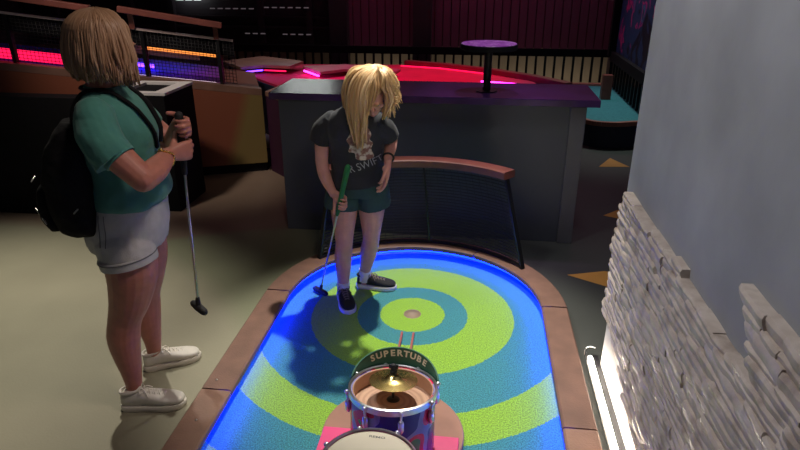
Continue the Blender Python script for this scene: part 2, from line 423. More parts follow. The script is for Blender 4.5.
struct(obj('trim_2', bm, M['dark_facade'], smooth=False))     # dark facade and pillars

# grey wall on the right
bm = NB(); box(bm, (.86, 1.30, 1.6), (.40, 2.56, 3.2), bev=.004); struct(obj('wall_right', bm, M['plaster'], smooth=False))

# stone cladding: courses of thin rough ledger stones with a broken top outline
def build_cladding():
    bm = NB(); rnd = random.Random(3); z = .14; row = 0
    while z < 1.115:
        hh = rnd.uniform(.020, .034); zm = z+hh/2
        y0 = 2.545-max(0, zm-.78)*.55+rnd.uniform(-.022, .015)
        if zm > .945: y0 = 1.195+(zm-.95)+rnd.uniform(-.018, .012)
        elif zm > .925: y0 = 1.82+rnd.uniform(-.01, .01)
        y = y0
        while y > .25:
            L = rnd.uniform(.08, .26)
            if y-L < .25: L = y-.25
            yc = y-L/2
            top = .930 if yc > 1.86 else (.912 if yc > 1.82 else (.948-.03*max(0, 1.82-yc)/.5 if yc > 1.20 else 1.100+.010*math.sin(yc*9)))
            if zm > .945: top = 1.100+.010*math.sin(yc*9)
            low = max(.17, .37-.20*(2.6-yc)/.85)
            if zm <= top and zm >= low-.01:
                t = .034+.007*rnd.random()+.012*noise.noise(V((yc*3, z*5, 1)))
                k_ = rnd.uniform(-.006, .014); sl0, sl1 = rnd.uniform(-.2, .8), rnd.uniform(-.2, .8); dz = rnd.uniform(-.003, .003); h2 = hh*rnd.uniform(1.0, 1.2)
                seg = 6; vs = []
                for j in range(seg+1):
                    f = j/seg; yy = y-L*f; sl = sl0+(sl1-sl0)*f
                    wob = .003*noise.noise(V((yy*9, z*20, 4)))+dz
                    tt = max(.014, t+k_*(.5-f)+.0045*noise.noise(V((yy*24, z*30, row))))
                    if j in (0, seg): tt -= .0015
                    Q = lambda g: yy+sl*(g-.5)*h2
                    vs.append([bm.verts.new((.6595, Q(0), z+wob-.003)), bm.verts.new((.66-tt+.004, Q(0), z+wob-.001)),
                               bm.verts.new((.66-tt, Q(.35), z+h2*.35+wob)), bm.verts.new((.66-tt-.001, Q(.7), z+h2*.7+wob)),
                               bm.verts.new((.66-tt+.004, Q(1), z+h2+wob)), bm.verts.new((.6595, Q(1), z+h2+wob))])
                for a, b in zip(vs, vs[1:]):
                    for k in range(5): bm.faces.new((a[k], a[k+1], b[k+1], b[k]))
                    bm.faces.new((a[5], a[0], b[0], b[5]))
                bm.faces.new(vs[0][::-1]); bm.faces.new(vs[-1])
            y -= L*.985
        z += hh*.95; row += 1
    box(bm, (.650, 1.36, .61), (.018, 2.22, .56)); box(bm, (.650, .72, .98), (.018, .92, .20))
    return bm
o = obj('stone_cladding', build_cladding(), M['stone'], smooth=True, angle=28)
tag(o, 'rough brown grey ledger stone facing with a broken top edge on the grey wall', 'stone facing')

# floor light trough at the foot of the wall
t = thing('floor_light', 'bright warm white linear light in a floor trough below the stone facing', 'light', (.625, 2.02, 0))
bm = NB(); box(bm, (.6255, 2.02, .008), (.062, 1.24, .014)); obj('tray', bm, M['black_metal'], t, False)
bm = NB(); tube(bm, [(.613, 1.42, .027), (.613, 2.60, .027)], .009, seg=14, sub=1); obj('lamp_tube', bm, M['warm_led'], t)
glass = mat('clear_acrylic', (.9, .9, .9), .05, var=0); glass.node_tree.nodes['Principled BSDF'].inputs['Transmission Weight'].default_value = .95
bm = NB(); box(bm, (.5945, 2.02, .030), (.004, 1.24, .044)); obj('guard', bm, glass, t, False)
bm = NB(); tube(bm, [(.5945, 2.645, .012), (.5945, 2.645, .040), (.602, 2.645, .055), (.620, 2.645, .060), (.640, 2.645, .054)], .0028, seg=8, sub=4)
obj('end_trim', bm, M['white'], t)

# floor arrows, painted
for i, (pts, lb) in enumerate([
    ([(1.20, 5.83), (1.36, 6.14), (1.49, 5.86)], 'ochre arrowhead painted on the floor by the teal platform'),
    ([(1.02, 4.56), (1.16, 4.70), (1.24, 4.46)], 'ochre arrowhead on the dark floor half hidden by the stone tip'),
    ([(.62, 3.52), (.86, 3.60), (1.08, 3.54), (.86, 3.38)], 'largest ochre arrowhead on the dark floor beside the putting green curb')]):
    bm = NB(); prism(bm, pts, .0005, .002); tag(obj('floor_arrow', bm, M['arrow'], smooth=False), lb, 'floor marking', 'floor arrows right of the course')

# ================================================================== PUTTING GREEN
HX, HY = -.29, 2.92
RI, RO = .715, .83
g = thing('putting_green', 'ringed green and teal putting green with blue lit brown curb', 'mini golf green', (HX, HY, 0))
def stadium(r, n=48, y_end=.55):
    pts = [(r*math.cos(PI*k/n), r*math.sin(PI*k/n)) for k in range(n+1)]
    return [(HX+r, y_end)]+[(HX+a, HY+b) for a, b in pts]+[(HX-r, y_end)]
# turf with a real hole in it
bm = NB(); rc = .045; n = 48
outer = [(HX+(RI+.06)*math.cos(2*PI*k/n), HY+(RI+.06)*math.sin(2*PI*k/n)) for k in range(n)]
inner = [(HX+rc*math.cos(2*PI*k/n), HY+rc*math.sin(2*PI*k/n)) for k in range(n)]
vo = [bm.verts.new((p[0]-HX, p[1]-HY, .012)) for p in outer]; vi = [bm.verts.new((p[0]-HX, p[1]-HY, .012)) for p in inner]
for k in range(n): bm.faces.new((vo[k], vo[(k+1) % n], vi[(k+1) % n], vi[k]))
half = [vo[k % n] for k in range(n//2, n+1)]
a = bm.verts.new((RI+.06, .55-HY, .012)); b = bm.verts.new((-RI-.06, .55-HY, .012))
bm.faces.new([b, a]+half[::-1])
me_ = bpy.data.meshes.new('turf'); bm.to_mesh(me_); bm.free()
turf = bpy.data.objects.new('turf', me_); C.objects.link(turf); me_.materials.append(M['turf']); turf.parent = g
bm = NB(); lathe(bm, [(0, .0025), (rc-.002, .0025), (rc-.001, .011), (rc+.003, .0135), (rc+.004, .0125)], (HX, HY, 0), 32)
obj('cup', bm, mat('cup_tan', (.30, .22, .16), .6), g)
# curb boards
def sweep(bm, path, prof):     # path: list of (centre xy, outward normal xy), prof: (offset, z)
    rows = []
    for (c, nn) in path:
        rows.append([bm.verts.new((c[0]+nn[0]*o_, c[1]+nn[1]*o_, z)) for o_, z in prof])
    m_ = len(prof)
    for a, b in zip(rows, rows[1:]):
        for k in range(m_): bm.faces.new((a[k], a[(k+1) % m_], b[(k+1) % m_], b[k]))
    bm.faces.new(rows[0][::-1]); bm.faces.new(rows[-1])
def arcpath(a0, a1, n=16): return [((HX, HY), (math.cos(a0+(a1-a0)*k/n), math.sin(a0+(a1-a0)*k/n))) for k in range(n+1)]
top = [(RI-.02, .070), (RI-.02, .094), (RI-.012, .100), (RO-.006, .100), (RO, .094), (RO, .004), (RI+.06, .004), (RI+.06, .070)]
bL = [(o_ if o_ < RI+.02 else o_+.03, z) for o_, z in top]
def straight(x0sign, y0, y1): return [((HX, y0), (x0sign, 0)), ((HX, y1), (x0sign, 0))]
D = math.radians
segs = [(arcpath(D(2), D(62)), 'curb'), (arcpath(D(62.6), D(118)), 'curb'), (arcpath(D(118.6), D(178)), 'curb'),
        (straight(1, HY+.015, 2.0), 'curb'), (straight(1, 1.992, .6), 'curb_pale'),
        (straight(-1, HY+.015, 2.06), 'curb'), (straight(-1, 2.052, .6), 'curb_pale')]
for i, (pa, mm) in enumerate(segs):
    bm = NB(); sweep(bm, pa, top); obj('curb_board', bm, M[mm], g, True, 30)
# blue strip under the lip
bm = NB(); ls = [(RI-.012, .0605), (RI-.012, .0695), (RI+.022, .0695), (RI+.022, .0605)]
sweep(bm, [((HX, .6), (1, 0))]+arcpath(0, PI, 40)+[((HX, .6), (-1, 0))], ls)
so = obj('light_strip', bm, M['blue_led'], g, False); so['label'] = 'glowing blue light strip under the curb lip'
bm = NB(); sweep(bm, [((HX, .6), (1, 0))]+arcpath(0, PI, 40)+[((HX, .6), (-1, 0))], [(RI+.052, .014), (RI+.052, .0695), (RI+.0595, .0695), (RI+.0595, .014)])
obj('inner_lining', bm, M['white'], g, False)
# screw heads on the curb
for (sx_, sy_) in ((HX-.785, 2.12), (HX-.765, 1.86)):
    bm = NB(); lathe(bm, [(0, .1025), (.005, .1025), (.006, .0995)], (sx_, sy_, 0), 12); obj('screw', bm, M['steel'], g)

# guard railing on the far curb
rl = thing('guard_railing', 'curved black wire railing with red brown handrail on far curb', 'railing', (HX, HY+.765, .1))
RR = .765
def cyl(a, z, r=RR): return V((HX+r*math.cos(a), HY+r*math.sin(a), z))
aL0, aR0, aL1, aR1 = D(145), D(36), D(137), D(50)
zb, zt = .103, .622
bm = NB()
for k in range(26):
    f = (k+.5)/26; z = zb+(zt-zb)*f
    a0 = aR0+(aR1-aR0)*f; a1 = aL0+(aL1-aL0)*f
    tube(bm, [cyl(a0+(a1-a0)*j/24, z) for j in range(25)], .0032, seg=5, sub=0, rcap=False)
for k in range(26):
    f = (k+.5)/26; a0 = aR0+(aL0-aR0)*f; a1 = aR1+(aL1-aR1)*f
    tube(bm, [cyl(a0, zb), cyl(a1, zt)], .0013, seg=4, sub=0, rcap=False)
obj('mesh_panel', bm, M['wire'], rl)
for f in (0, .47, .74, 1):
    a0 = aR0+(aL0-aR0)*f; a1 = aR1+(aL1-aR1)*f
    bm = NB(); bar(bm, cyl(a0, .1005), cyl(a1, zt+.01), .028, .012); obj('post', bm, M['black_metal'], rl, False)
bm = NB(); sweep(bm, arcpath(aR0+.01, aL0-.01, 30), [(RR-.012, .1005), (RR-.012, .116), (RR+.012, .116), (RR+.012, .1005)])
obj('bottom_rail', bm, M['black_metal'], rl, False)
bm = NB(); sweep(bm, arcpath(aR1-.03, aL1+.03, 30), [(RR-.045, .627), (RR-.048, .632), (RR-.048, .668), (RR-.042, .674), (RR+.042, .674), (RR+.048, .668), (RR+.048, .632), (RR+.045, .627)])
obj('handrail', bm, M['rail_brown'], rl, True, 40)

# ================================================================== DRUM OBSTACLE
b_ = thing('obstacle_base', 'round brown plywood base with pink plate under the drums', 'obstacle base', (-.27, 1.92, .012))
bm = NB(); lathe(bm, [(0, .0125), (.285, .0125), (.288, .016), (.288, .036), (.284, .040), (0, .040)], (-.27, 1.96, 0), 56); obj('base_disc', bm, M['plywood'], b_, True, 30)
bm = NB(); box(bm, (-.275, 1.56, .0515), (.545, .74, .022), bev=.003); obj('base_plate', bm, M['pink'], b_, False)
b_.children[1]['label'] = 'bright pink rectangular plate'

def drum_hardware(root, c, r, z0, z1, lugs, a0):
    for z in (z1,):
        bm = NB(); lathe(bm, [(r+.003, z-.020), (r+.007, z-.020), (r+.008, z-.004), (r+.008, z+.004), (r+.001, z+.006), (r-.002, z+.003), (r+.002, z-.002)], (c[0], c[1], 0), 64, closed=True)
        obj('rim_hoop', bm, M['chrome'], root, True, 50)
    for k in range(lugs):
        a = a0+2*PI*k/lugs; d = V((math.cos(a), math.sin(a), 0)); p = V((c[0], c[1], 0))+d*(r+.010)
        bm = NB(); tube(bm, [p+V((0, 0, z1-.075)), p+V((0, 0, z1-.045))], .011, seg=10, sub=1)
        tube(bm, [p+V((0, 0, z1-.045)), p+d*.004+V((0, 0, z1-.006))], .0042, seg=8, sub=1)
        ell(bm, p+d*.004+V((0, 0, z1-.002)), (.0095, .0095, .008), seg=10)
        ell(bm, p+d*-.002+V((0, 0, z1-.085)), (.006, .006, .006), seg=8)
        obj('lug', bm, M['chrome'], root)

def tilt(c, ax, ay):   # small lean about a base point
    return Matrix.Translation(c) @ Matrix.Rotation(ax, 4, 'X') @ Matrix.Rotation(ay, 4, 'Y') @ Matrix.Translation(-V(c))
DC = V((-.258, 1.855, .0635)); DR = .161
d1 = thing('open_drum', 'open topped drum with mottled pink and blue shell and wood interior', 'drum', DC)
zt1 = .300
bm = NB(); lathe(bm, [(DR-.008, .064), (DR, .064), (DR, zt1-.004), (DR-.008, zt1-.004)], (DC.x, DC.y, 0), 64, closed=True)
sh = obj('shell', bm, M['drum_paint'], d1, True, 40)
bm = NB(); lathe(bm, [(DR-.0085, .085), (DR-.012, .085), (DR-.012, zt1-.006), (DR-.0085, zt1-.003)], (DC.x, DC.y, 0), 64, closed=True)
obj('inner_shell', bm, M['wood_inner'], d1, True, 40)
bm = NB(); lathe(bm, [(0, .225), (DR-.0125, .225), (DR-.0125, .238), (DR*.62, .238), (DR*.62, .241), (0, .241)], (0, 0, 0), 64)
bt = obj('inner_floor', bm, M['wood_rings'], d1, True, 40); bt.matrix_parent_inverse = Matrix.Identity(4); bt.location = (0, 0, -.0635)
drum_hardware(d1, DC, DR, .064, zt1, 8, .30)
# cymbal on a short stand inside the open drum
cz = .334
cy = thing('cymbal', 'small brass cymbal mounted in the mouth of the open drum', 'cymbal', (DC.x, DC.y-.0, .162))
Rt = Matrix.Rotation(-.06, 3, 'X')
bm = NB(); lathe(bm, [(.006, .017), (.018, .015), (.027, .006), (.032, .001), (.06, -.004), (.092, -.010), (.092, -.0115), (.06, -.0055), (.031, -.0015), (.025, .004), (.017, .013), (.006, .0155)],
                 (DC.x, DC.y+.01, cz), 64, Rt, closed=True)
obj('cymbal_plate', bm, M['brass'], cy, True, 50)
bm = NB(); tube(bm, [(DC.x, DC.y+.01, .243), (DC.x, DC.y+.01, cz+.045)], .0055, seg=12, sub=1); lathe(bm, [(0, .2415), (.026, .2415), (.022, .246), (.008, .250), (0, .250)], (DC.x, DC.y+.01, 0), 24); obj('stand', bm, M['black_metal'], cy)
bm = NB(); lathe(bm, [(0, cz+.017), (.013, cz+.017), (.014, cz+.030), (.011, cz+.033), (.012, cz+.05), (.008, cz+.056), (0, cz+.057)], (DC.x, DC.y+.01, 0), 20)
box(bm, (DC.x-.012, DC.y+.01, cz+.046), (.012, .006, .016), bev=.002); box(bm, (DC.x+.012, DC.y+.01, cz+.046), (.012, .006, .016), bev=.002)
obj('wing_nut', bm, M['rubber_black'], cy, True, 40)

# front drum
FC = V((-.284, 1.488, .0635)); FR = .156
d2 = thing('snare_drum', 'drum with cream drumhead at the near edge of the green', 'drum', FC)
bm = NB(); lathe(bm, [(0, .064), (FR, .064), (FR, .315), (0, .315)], (FC.x, FC.y, 0), 64); obj('shell', bm, M['drum_paint'], d2, True, 40)
bm = NB(); lathe(bm, [(0, .3165), (FR-.006, .3165), (FR-.001, .3155)], (FC.x, FC.y, 0), 64); hd = obj('drumhead', bm, M['head_cream'], d2, True, 40)
drum_hardware(d2, FC, FR, .064, .319, 8, .35)
me = text_mesh('REMO', .017, bold=.0003); me.transform(Matrix.Translation((FC.x+.008, FC.y+FR-.030, .3172)) @ Matrix.Rotation(-.06, 4, 'Z') @ Matrix.Diagonal((1.25, .8, 1, 1)))
obj('maker_mark', me, mat('mark_grey', (.20, .19, .17), .6), d2, False)

# arched green sign behind the open drum
sg = thing('arched_sign', 'curved dark green sign reading SUPERTUBE behind the open drum', 'sign', (DC.x, DC.y+.18, .2))
SR = DR+.0135
def hprof(a): # height over the rim for angle a from +Y
    q = a/D(72); return max(0.0, 1-q*q)**.80*.070
bm = NB(); N = 56; rows = []
for k in range(N+1):
    a = D(-72)+D(144)*k/N; h_ = hprof(a); lean = .10*h_
    ux, uy = -math.sin(-a), math.cos(a)
    rr = [(SR, zt1-.03), (SR+lean, zt1+.002+h_), (SR+.006+lean, zt1+.002+h_), (SR+.006, zt1-.03)]
    rows.append([bm.verts.new((DC.x+ux*q, DC.y+uy*q, z)) for q, z in rr])
for a, b in zip(rows, rows[1:]):
    for k in range(4): bm.faces.new((a[k], a[(k+1) % 4], b[(k+1) % 4], b[k]))
bm.faces.new(rows[0][::-1]); bm.faces.new(rows[-1])
obj('sign_panel', bm, M['sign_green'], sg, True, 40)
word = 'SUPERTUBE'
for i, ch in enumerate(word):
    a = D(-35)+D(72)*i/(len(word)-1)
    me = text_mesh(ch, .036, bold=.0014)
    zc = zt1+.002+hprof(a)-.024
    dz = (hprof(a+.05)-hprof(a-.05))/(.1*SR); rot = math.atan(dz)
    for v in me.vertices:
        x_ = v.co.x*1.05; y_ = v.co.y
        X_ = x_*math.cos(rot)-y_*math.sin(rot); Y_ = x_*math.sin(rot)+y_*math.cos(rot)
        aa = a+X_/SR; hh = zc+Y_; q = SR-.0012+.10*(hh-zt1)
        v.co = V((DC.x+math.sin(aa)*q, DC.y+math.cos(aa)*q, hh))
    obj('letter', me, M['sign_letter'], sg, False)

# the open drum, its cymbal and the sign lean back together on a wedge
PV = V((DC.x, DC.y+DR, .0635)); LEAN = Matrix.Translation(PV) @ Matrix.Rotation(D(-7.0), 4, 'X') @ Matrix.Translation(-PV)
for e_ in (d1, cy, sg): e_.matrix_world = LEAN @ Matrix.Translation(e_.location)
bm = NB(); vs_ = [bm.verts.new(p) for p in ((DC.x-.13, DC.y-DR+.03, .0628), (DC.x+.13, DC.y-DR+.03, .0628), (DC.x+.13, DC.y+DR-.03, .0628), (DC.x-.13, DC.y+DR-.03, .0628),
      (DC.x-.13, DC.y-DR+.03, .098), (DC.x+.13, DC.y-DR+.03, .098), (DC.x+.13, DC.y+DR-.03, .0655), (DC.x-.13, DC.y+DR-.03, .0655))]
for f_ in ((3, 2, 1, 0), (4, 5, 6, 7), (0, 1, 5, 4), (1, 2, 6, 5), (2, 3, 7, 6), (3, 0, 4, 7)): bm.faces.new([vs_[q] for q in f_])
obj('wedge', bm, M['pink'], b_, False)

for xx, lb in ((-.322, 'left of two thin red brown rails leading from the drum to the hole'), (-.262, 'right of two thin red brown rails leading from the drum to the hole')):
    bm = NB(); bar(bm, (xx+.01, 2.10, .062), (xx, 2.71, .023), .011, .016, .002)
    tag(obj('guide_rail', bm, M['red_wood'], smooth=False), lb, 'guide rail', 'guide rails behind the drum')

# ================================================================== COUNTER AND TABLE
ct = thing('bar_counter', 'long slate grey counter with glossy purple top behind the railing', 'counter', (-.3, 4.25, 0))
bm = NB(); box(bm, (-.31, 4.25, .476), (2.02, .46, .95)); obj('counter_body', bm, M['counter'], ct, False)
bm = NB(); box(bm, (.655, 4.25, .475), (.10, .50, .948), bev=.004); obj('end_panel', bm, M['trim_grey'], ct, False)
bm = NB(); box(bm, (-.295, 4.25, .978), (2.15, .56, .045), bev=.004); obj('counter_top', bm, M['purple_top'], ct, False)
tb = thing('drink_table', 'small round purple terrazzo table top on a post above the counter', 'table', (.07, 4.2, 1.001))
bm = NB(); lathe(bm, [(0, 1.272), (.180, 1.272), (.187, 1.278), (.187, 1.306), (.184, 1.309), (0, 1.309)], (.07, 4.2, 0), 56); obj('table_edge', bm, M['black'], tb, True, 40)
bm = NB(); lathe(bm, [(0, 1.3095), (.180, 1.3095), (.178, 1.3125), (0, 1.3125)], (.07, 4.2, 0), 56); obj('table_top', bm, M['terrazzo'], tb, True, 40)
bm = NB(); lathe(bm, [(0, 1.001), (.07, 1.001), (.07, 1.008), (.026, 1.012), (.026, 1.262), (.05, 1.272), (0, 1.272)], (.07, 4.2, 0), 32); obj('post', bm, M['black_metal'], tb, True, 40)

# ================================================================== LEFT: PARTITION, BIN, RAISED COURSE
bm = NB(); box(bm, (-4.15, 4.13, .455), (2.9, .14, .91), bev=.004)
tag(obj('low_partition', bm, M['black'], smooth=False), 'low black partition wall behind the woman at left edge', 'partition')
kb = thing('litter_bin', 'square black bin with white rimmed open top behind the woman', 'bin', (-2.43, 4.48, 0))
bm = NB(); x0, x1, y0, y1 = -2.66, -2.25, 4.24, 4.72
prism(bm, [(x0, y0), (x1, y0), (x1, y1), (x0, y1)], .001, .905); obj('bin_body', bm, M['black'], kb, False)
bm = NB()
for (c_, s_) in (((-2.455, 4.27, .915), (.43, .06, .02)), ((-2.455, 4.69, .915), (.43, .06, .02)), ((-2.29, 4.48, .915), (.10, .36, .02)), ((-2.635, 4.48, .915), (.07, .36, .02))): box(bm, c_, s_)
obj('top_frame', bm, M['white'], kb, False); kb.children[1]['label'] = 'white square rim around the opening'

# sloping raised course: front edge runs from A (right, low) to B (left, high)
A_, B_ = V((-1.89, 5.31)), V((-4.4, 4.29)); nn = V((-.377, .926))
def ztop(x): return .735+(-1.89-x)*.165
rc_ = thing('raised_course', 'raised mini golf lane with rust coloured side and violet lit carpet', 'mini golf course', (-2.9, 5.4, 0))
pts = [(B_.x, B_.y), (A_.x, A_.y), (A_.x+nn.x*1.35, A_.y+nn.y*1.35), (B_.x+nn.x*1.35, B_.y+nn.y*1.35)]
bm = NB(); prism(bm, pts, .09, [ztop(B_.x)-.03, ztop(A_.x)-.03, ztop(A_.x)-.03, ztop(B_.x)-.03]); obj('side_panel', bm, M['orange_panel'], rc_, False)
ps = [(p[0]+.02, p[1]+.03) for p in pts]
bm = NB(); prism(bm, [(B_.x, B_.y+.03), (A_.x-.02, A_.y+.03), (A_.x-.05, A_.y+.5), (B_.x, B_.y+.6)], .001, .09); obj('plinth', bm, M['black'], rc_, False)
def onrow(f, off): p = A_.lerp(B_, f)+nn*off; return p
def strip(name, f0, f1, o0, o1, z0, z1, m, parent):
    a, b, c, d = onrow(f0, o0), onrow(f1, o0), onrow(f1, o1), onrow(f0, o1)
    bm = NB(); prism(bm, [tuple(a), tuple(d), tuple(c), tuple(b)], [ztop(a.x)+z0, ztop(a.x)+z0, ztop(b.x)+z0, ztop(b.x)+z0], [ztop(a.x)+z1, ztop(a.x)+z1, ztop(b.x)+z1, ztop(b.x)+z1])
    return obj(name, bm, m, parent, False)
strip('carpet', .12, 1, .12, 1.2, -.028, .0, M['lit_violet_turf'], rc_)
strip('curb_board', 0, 1, 0, .10, -.028, .03, M['curb'], rc_)
strip('curb_board', .20, .60, 1.2, 1.35, -.028, .07, M['curb'], rc_)
strip('light_strip', .14, .40, .105, .118, .005, .022, M['pale_led'], rc_)
strip('light_strip', .14, .40, 1.185, 1.198, .03, .065, M['amber_led'], rc_)
strip('light_strip', .34, .40, .5, .54, .003, .03, M['violet_led'], rc_)
strip('led_glow_panel', .50, 1, .28, .31, .002, .082, M['pink_led_glow'], rc_)  # pink LED glow on the lane, made as an emissive sheet
# purple end of the lane turning back behind the counter
pe = thing('corner_box', 'dark purple angled end panel beside the left end of counter', 'panel', (-1.75, 5.2, 0))
bm = NB(); prism(bm, [(-1.865, 5.335), (-1.55, 5.02), (-1.3, 5.6), (-1.8, 5.9)], .001, .70); obj('panel', bm, M['purple_panel'], pe, False)
bm = NB(); prism(bm, [(-1.868, 5.338), (-1.56, 5.00), (-1.3, 5.6), (-1.8, 5.9)], .702, .74); obj('cap_board', bm, M['curb_pale'], pe, False)

# fence along the lane's front edge
def fence(name, label, f0, f1, hr0, hr1, posts):
    fe = thing(name, label, 'fence', (onrow((f0+f1)/2, .05).x, onrow((f0+f1)/2, .05).y, ztop(onrow((f0+f1)/2, .05).x)+.031))
    def P(f, dz, off=.05): p = onrow(f, off); return V((p.x, p.y, ztop(p.x)+dz))
    bm = NB()
    L = (onrow(f1, 0)-onrow(f0, 0)).length
    nv = int(L/.028)
    for k in range(nv+1): f = f0+(f1-f0)*k/nv; tube(bm, [P(f, .04), P(f, .40)], .0022, seg=4, sub=0, rcap=False)
    for k in range(14): tube(bm, [P(f0, .045+.0273*k), P(f1, .045+.0273*k)], .0022, seg=4, sub=0, rcap=False)
    obj('mesh_panel', bm, M['black_metal'], fe)
    bm = NB()
    a, b, c, d = P(f0, .275), P(f1, .275), P(f1, .40), P(f0, .40); off = V((nn.x, nn.y, 0))*.006
    vs = [bm.verts.new(q) for q in (a+off, b+off, c+off, d+off)]; ws = [bm.verts.new(q+off) for q in (a+off, b+off, c+off, d+off)]
    bm.faces.new(vs); bm.faces.new(ws[::-1])
    for k in range(4): bm.faces.new((vs[k], ws[k], ws[(k+1) % 4], vs[(k+1) % 4]))
    obj('solid_panel', bm, M['black'], fe, False)
    bm = NB(); bar(bm, P(f0, .41), P(f1, .41), .03, .018); obj('top_rail', bm, M['trail'], fe, False)
    for f in posts: bm = NB(); bar(bm, P(f, .031), P(f, .40), .035, .03); obj('post', bm, M['black_metal'], fe, False)
    bm = NB(); bar(bm, P(hr0, .535, -.02), P(hr1, .56, -.02), .085, .045, .004); obj('handrail', bm, M['rail_brown'], fe, False)
    for f in (hr0+.02, hr1-.03): bm = NB(); bar(bm, P(f, .41, .03), P(f, .53, .0), .04, .02); obj('bracket', bm, M['rail_brown'], fe, False)
M['trail'] = mat('pale_rail', (.62, .50, .47), .3, .3)
fence('lane_fence', 'dark mesh fence with brown handrail right of the woman\'s head', .075, .37, .105, .395, (.12, .34))
fence('lane_fence', 'dark mesh fence with brown handrail at the left picture edge', .45, 1.0, .47, 1.0, (.47, .7, .99))

# ================================================================== MIDDLE COURSE WITH RED CARPET
mc = thing('red_course', 'red carpeted mini golf lane lit pink behind the counter', 'mini golf course', (-1.2, 6.7, 0))
bm = NB(); fl = [(-2.36, 6.66), (-1.78, 6.02), (-1.2, 5.95), (.9, 5.95), (.62, 7.0), (.1, 7.5), (-1.0, 8.0), (-2.2, 7.9), (-3.0, 7.4)]
prism(bm, fl, .001, .575); obj('platform', bm, M['navy'], mc, False)
bm = NB(); prism(bm, [(p[0]*.985-.01, p[1]*.99+.06) for p in fl], .576, .60); obj('carpet', bm, M['red_turf'], mc, False)
bm = NB(); prism(bm, [(-3.08, 7.35), (-2.74, 7.83), (-2.1, 7.47), (-2.15, 7.06), (-2.49, 7.1), (-2.69, 6.92)], .668, .70); obj('curb_board', bm, M['curb_pale'], mc, False)
bm = NB(); prism(bm, [(-2.04, 7.21), (-1.58, 7.42), (-.87, 7.13), (-.9, 6.91), (-1.5, 7.05), (-1.73, 6.81)], .65, .68); obj('curb_board', bm, M['curb_pale'], mc, False)
bm = NB()
pb = [(-.9, 7.98), (-.46, 7.80), (.1, 7.47), (.6, 7.05), (.95, 6.6)]
for a, b in zip(pb, pb[1:]): bar(bm, (a[0], a[1], .622), (b[0], b[1], .622), .10, .07)
obj('curb_board', bm, M['rail_brown'], mc, False)
for (a, b, m_) in (((-.95, 7.84, .609), (-.46, 7.70, .609), 'pink_led_glow'), ((-.46, 7.70, .609), (.07, 7.38, .609), 'pink_led_glow'), ((.05, 6.85, .609), (.50, 6.70, .609), 'magenta_led'),
                   ((-2.0, 7.12, .640), (-1.74, 6.78, .640), 'magenta_led'), ((-2.62, 6.90, .650), (-2.47, 7.04, .650), 'violet_led'), ((-2.45, 7.04, .650), (-2.18, 7.0, .650), 'pink_led_glow')):
    bm = NB(); bar(bm, a, b, .012, .014); obj('light_strip', bm, M[m_], mc, False)

# ================================================================== TEAL PLATFORM, PICKET FENCE, MURAL
tp = thing('teal_platform', 'low curved teal carpeted platform with brown edge beyond the counter', 'mini golf course', (1.5, 7.5, 0))
tl = crv([(.70, 8.72, 0), (.85, 7.9, 0), (1.10, 7.1, 0), (1.16, 6.62, 0), (1.40, 6.50, 0), (1.68, 6.58, 0), (2.1, 6.75, 0), (2.3, 7.4, 0), (2.3, 8.72, 0)], 6)
pl = [(p.x, p.y) for p in tl]
bm = NB(); prism(bm, pl, .001, .235); obj('platform', bm, M['navy'], tp, False)
bm = NB(); prism(bm, pl, .236, .262); obj('carpet', bm, M['teal_turf'], tp, False)
bm = NB()
for a, b in zip(pl, pl[1:]): bar(bm, (a[0], a[1], .258), (b[0], b[1], .258), .05, .045)
bar(bm, (.70, 8.72, .262), (2.3, 8.72, .262), .09, .05)
obj('curb_board', bm, mat('salmon_edge', (.36, .15, .11), .5), tp, False)
bm = NB(); box(bm, (1.57, 7.80, .41), (.115, .10, .29), bev=.004); tag(obj('wooden_post', bm, M['rail_brown'], smooth=False), 'short red brown block post standing on the teal platform', 'post')

pf = thing('picket_fence', 'long low black picket fence before the beige back wall', 'fence', (-.8, 8.9, 0))
x = -3.75; k = 0
while x < 2.36:
    zb_ = .27 if x > .72 else .02
    bm = NB(); box(bm, (x, 8.92, (zb_+.62)/2+.0), (.030, .03, .62-zb_)); obj('picket', bm, M['black_metal'], pf, False); x += .1265
bm = NB(); bar(bm, (-3.8, 8.90, .665), (2.4, 8.90, .665), .05, .10); obj('top_rail', bm, M['black'], pf, False)
pf2 = thing('picket_fence', 'short black picket fence under the mural panel at right', 'fence', (1.80, 7.6, .27))
for k in range(14):
    bm = NB(); box(bm, (1.80, 8.60-.16*k, .432), (.03, .03, .33)); obj('picket', bm, M['black_metal'], pf2, False)
mu = thing('mural_panel', 'tall dark panel with pink and blue mural above the short fence', 'mural', (1.82, 7.55, .6))
bm = NB(); box(bm, (1.84, 7.55, 1.70), (.06, 2.35, 2.0)); obj('panel', bm, M['mural'], mu, False)
bm = NB(); bar(bm, (1.80, 8.73, .66), (1.80, 6.38, .66), .10, .12); bar(bm, (1.80, 6.40, .66), (1.80, 6.40, 2.70), .08, .06); bar(bm, (1.80, 8.72, .66), (1.80, 8.72, 2.7), .10, .16); obj('frame', bm, M['black'], mu, False)
bm = NB()
for k in range(46): box(bm, (1.775, 6.50+.012*(k % 2), .74+.03*k), (.02, .02, .016))
obj('light_dots', bm, M['pale_led'], mu, False)
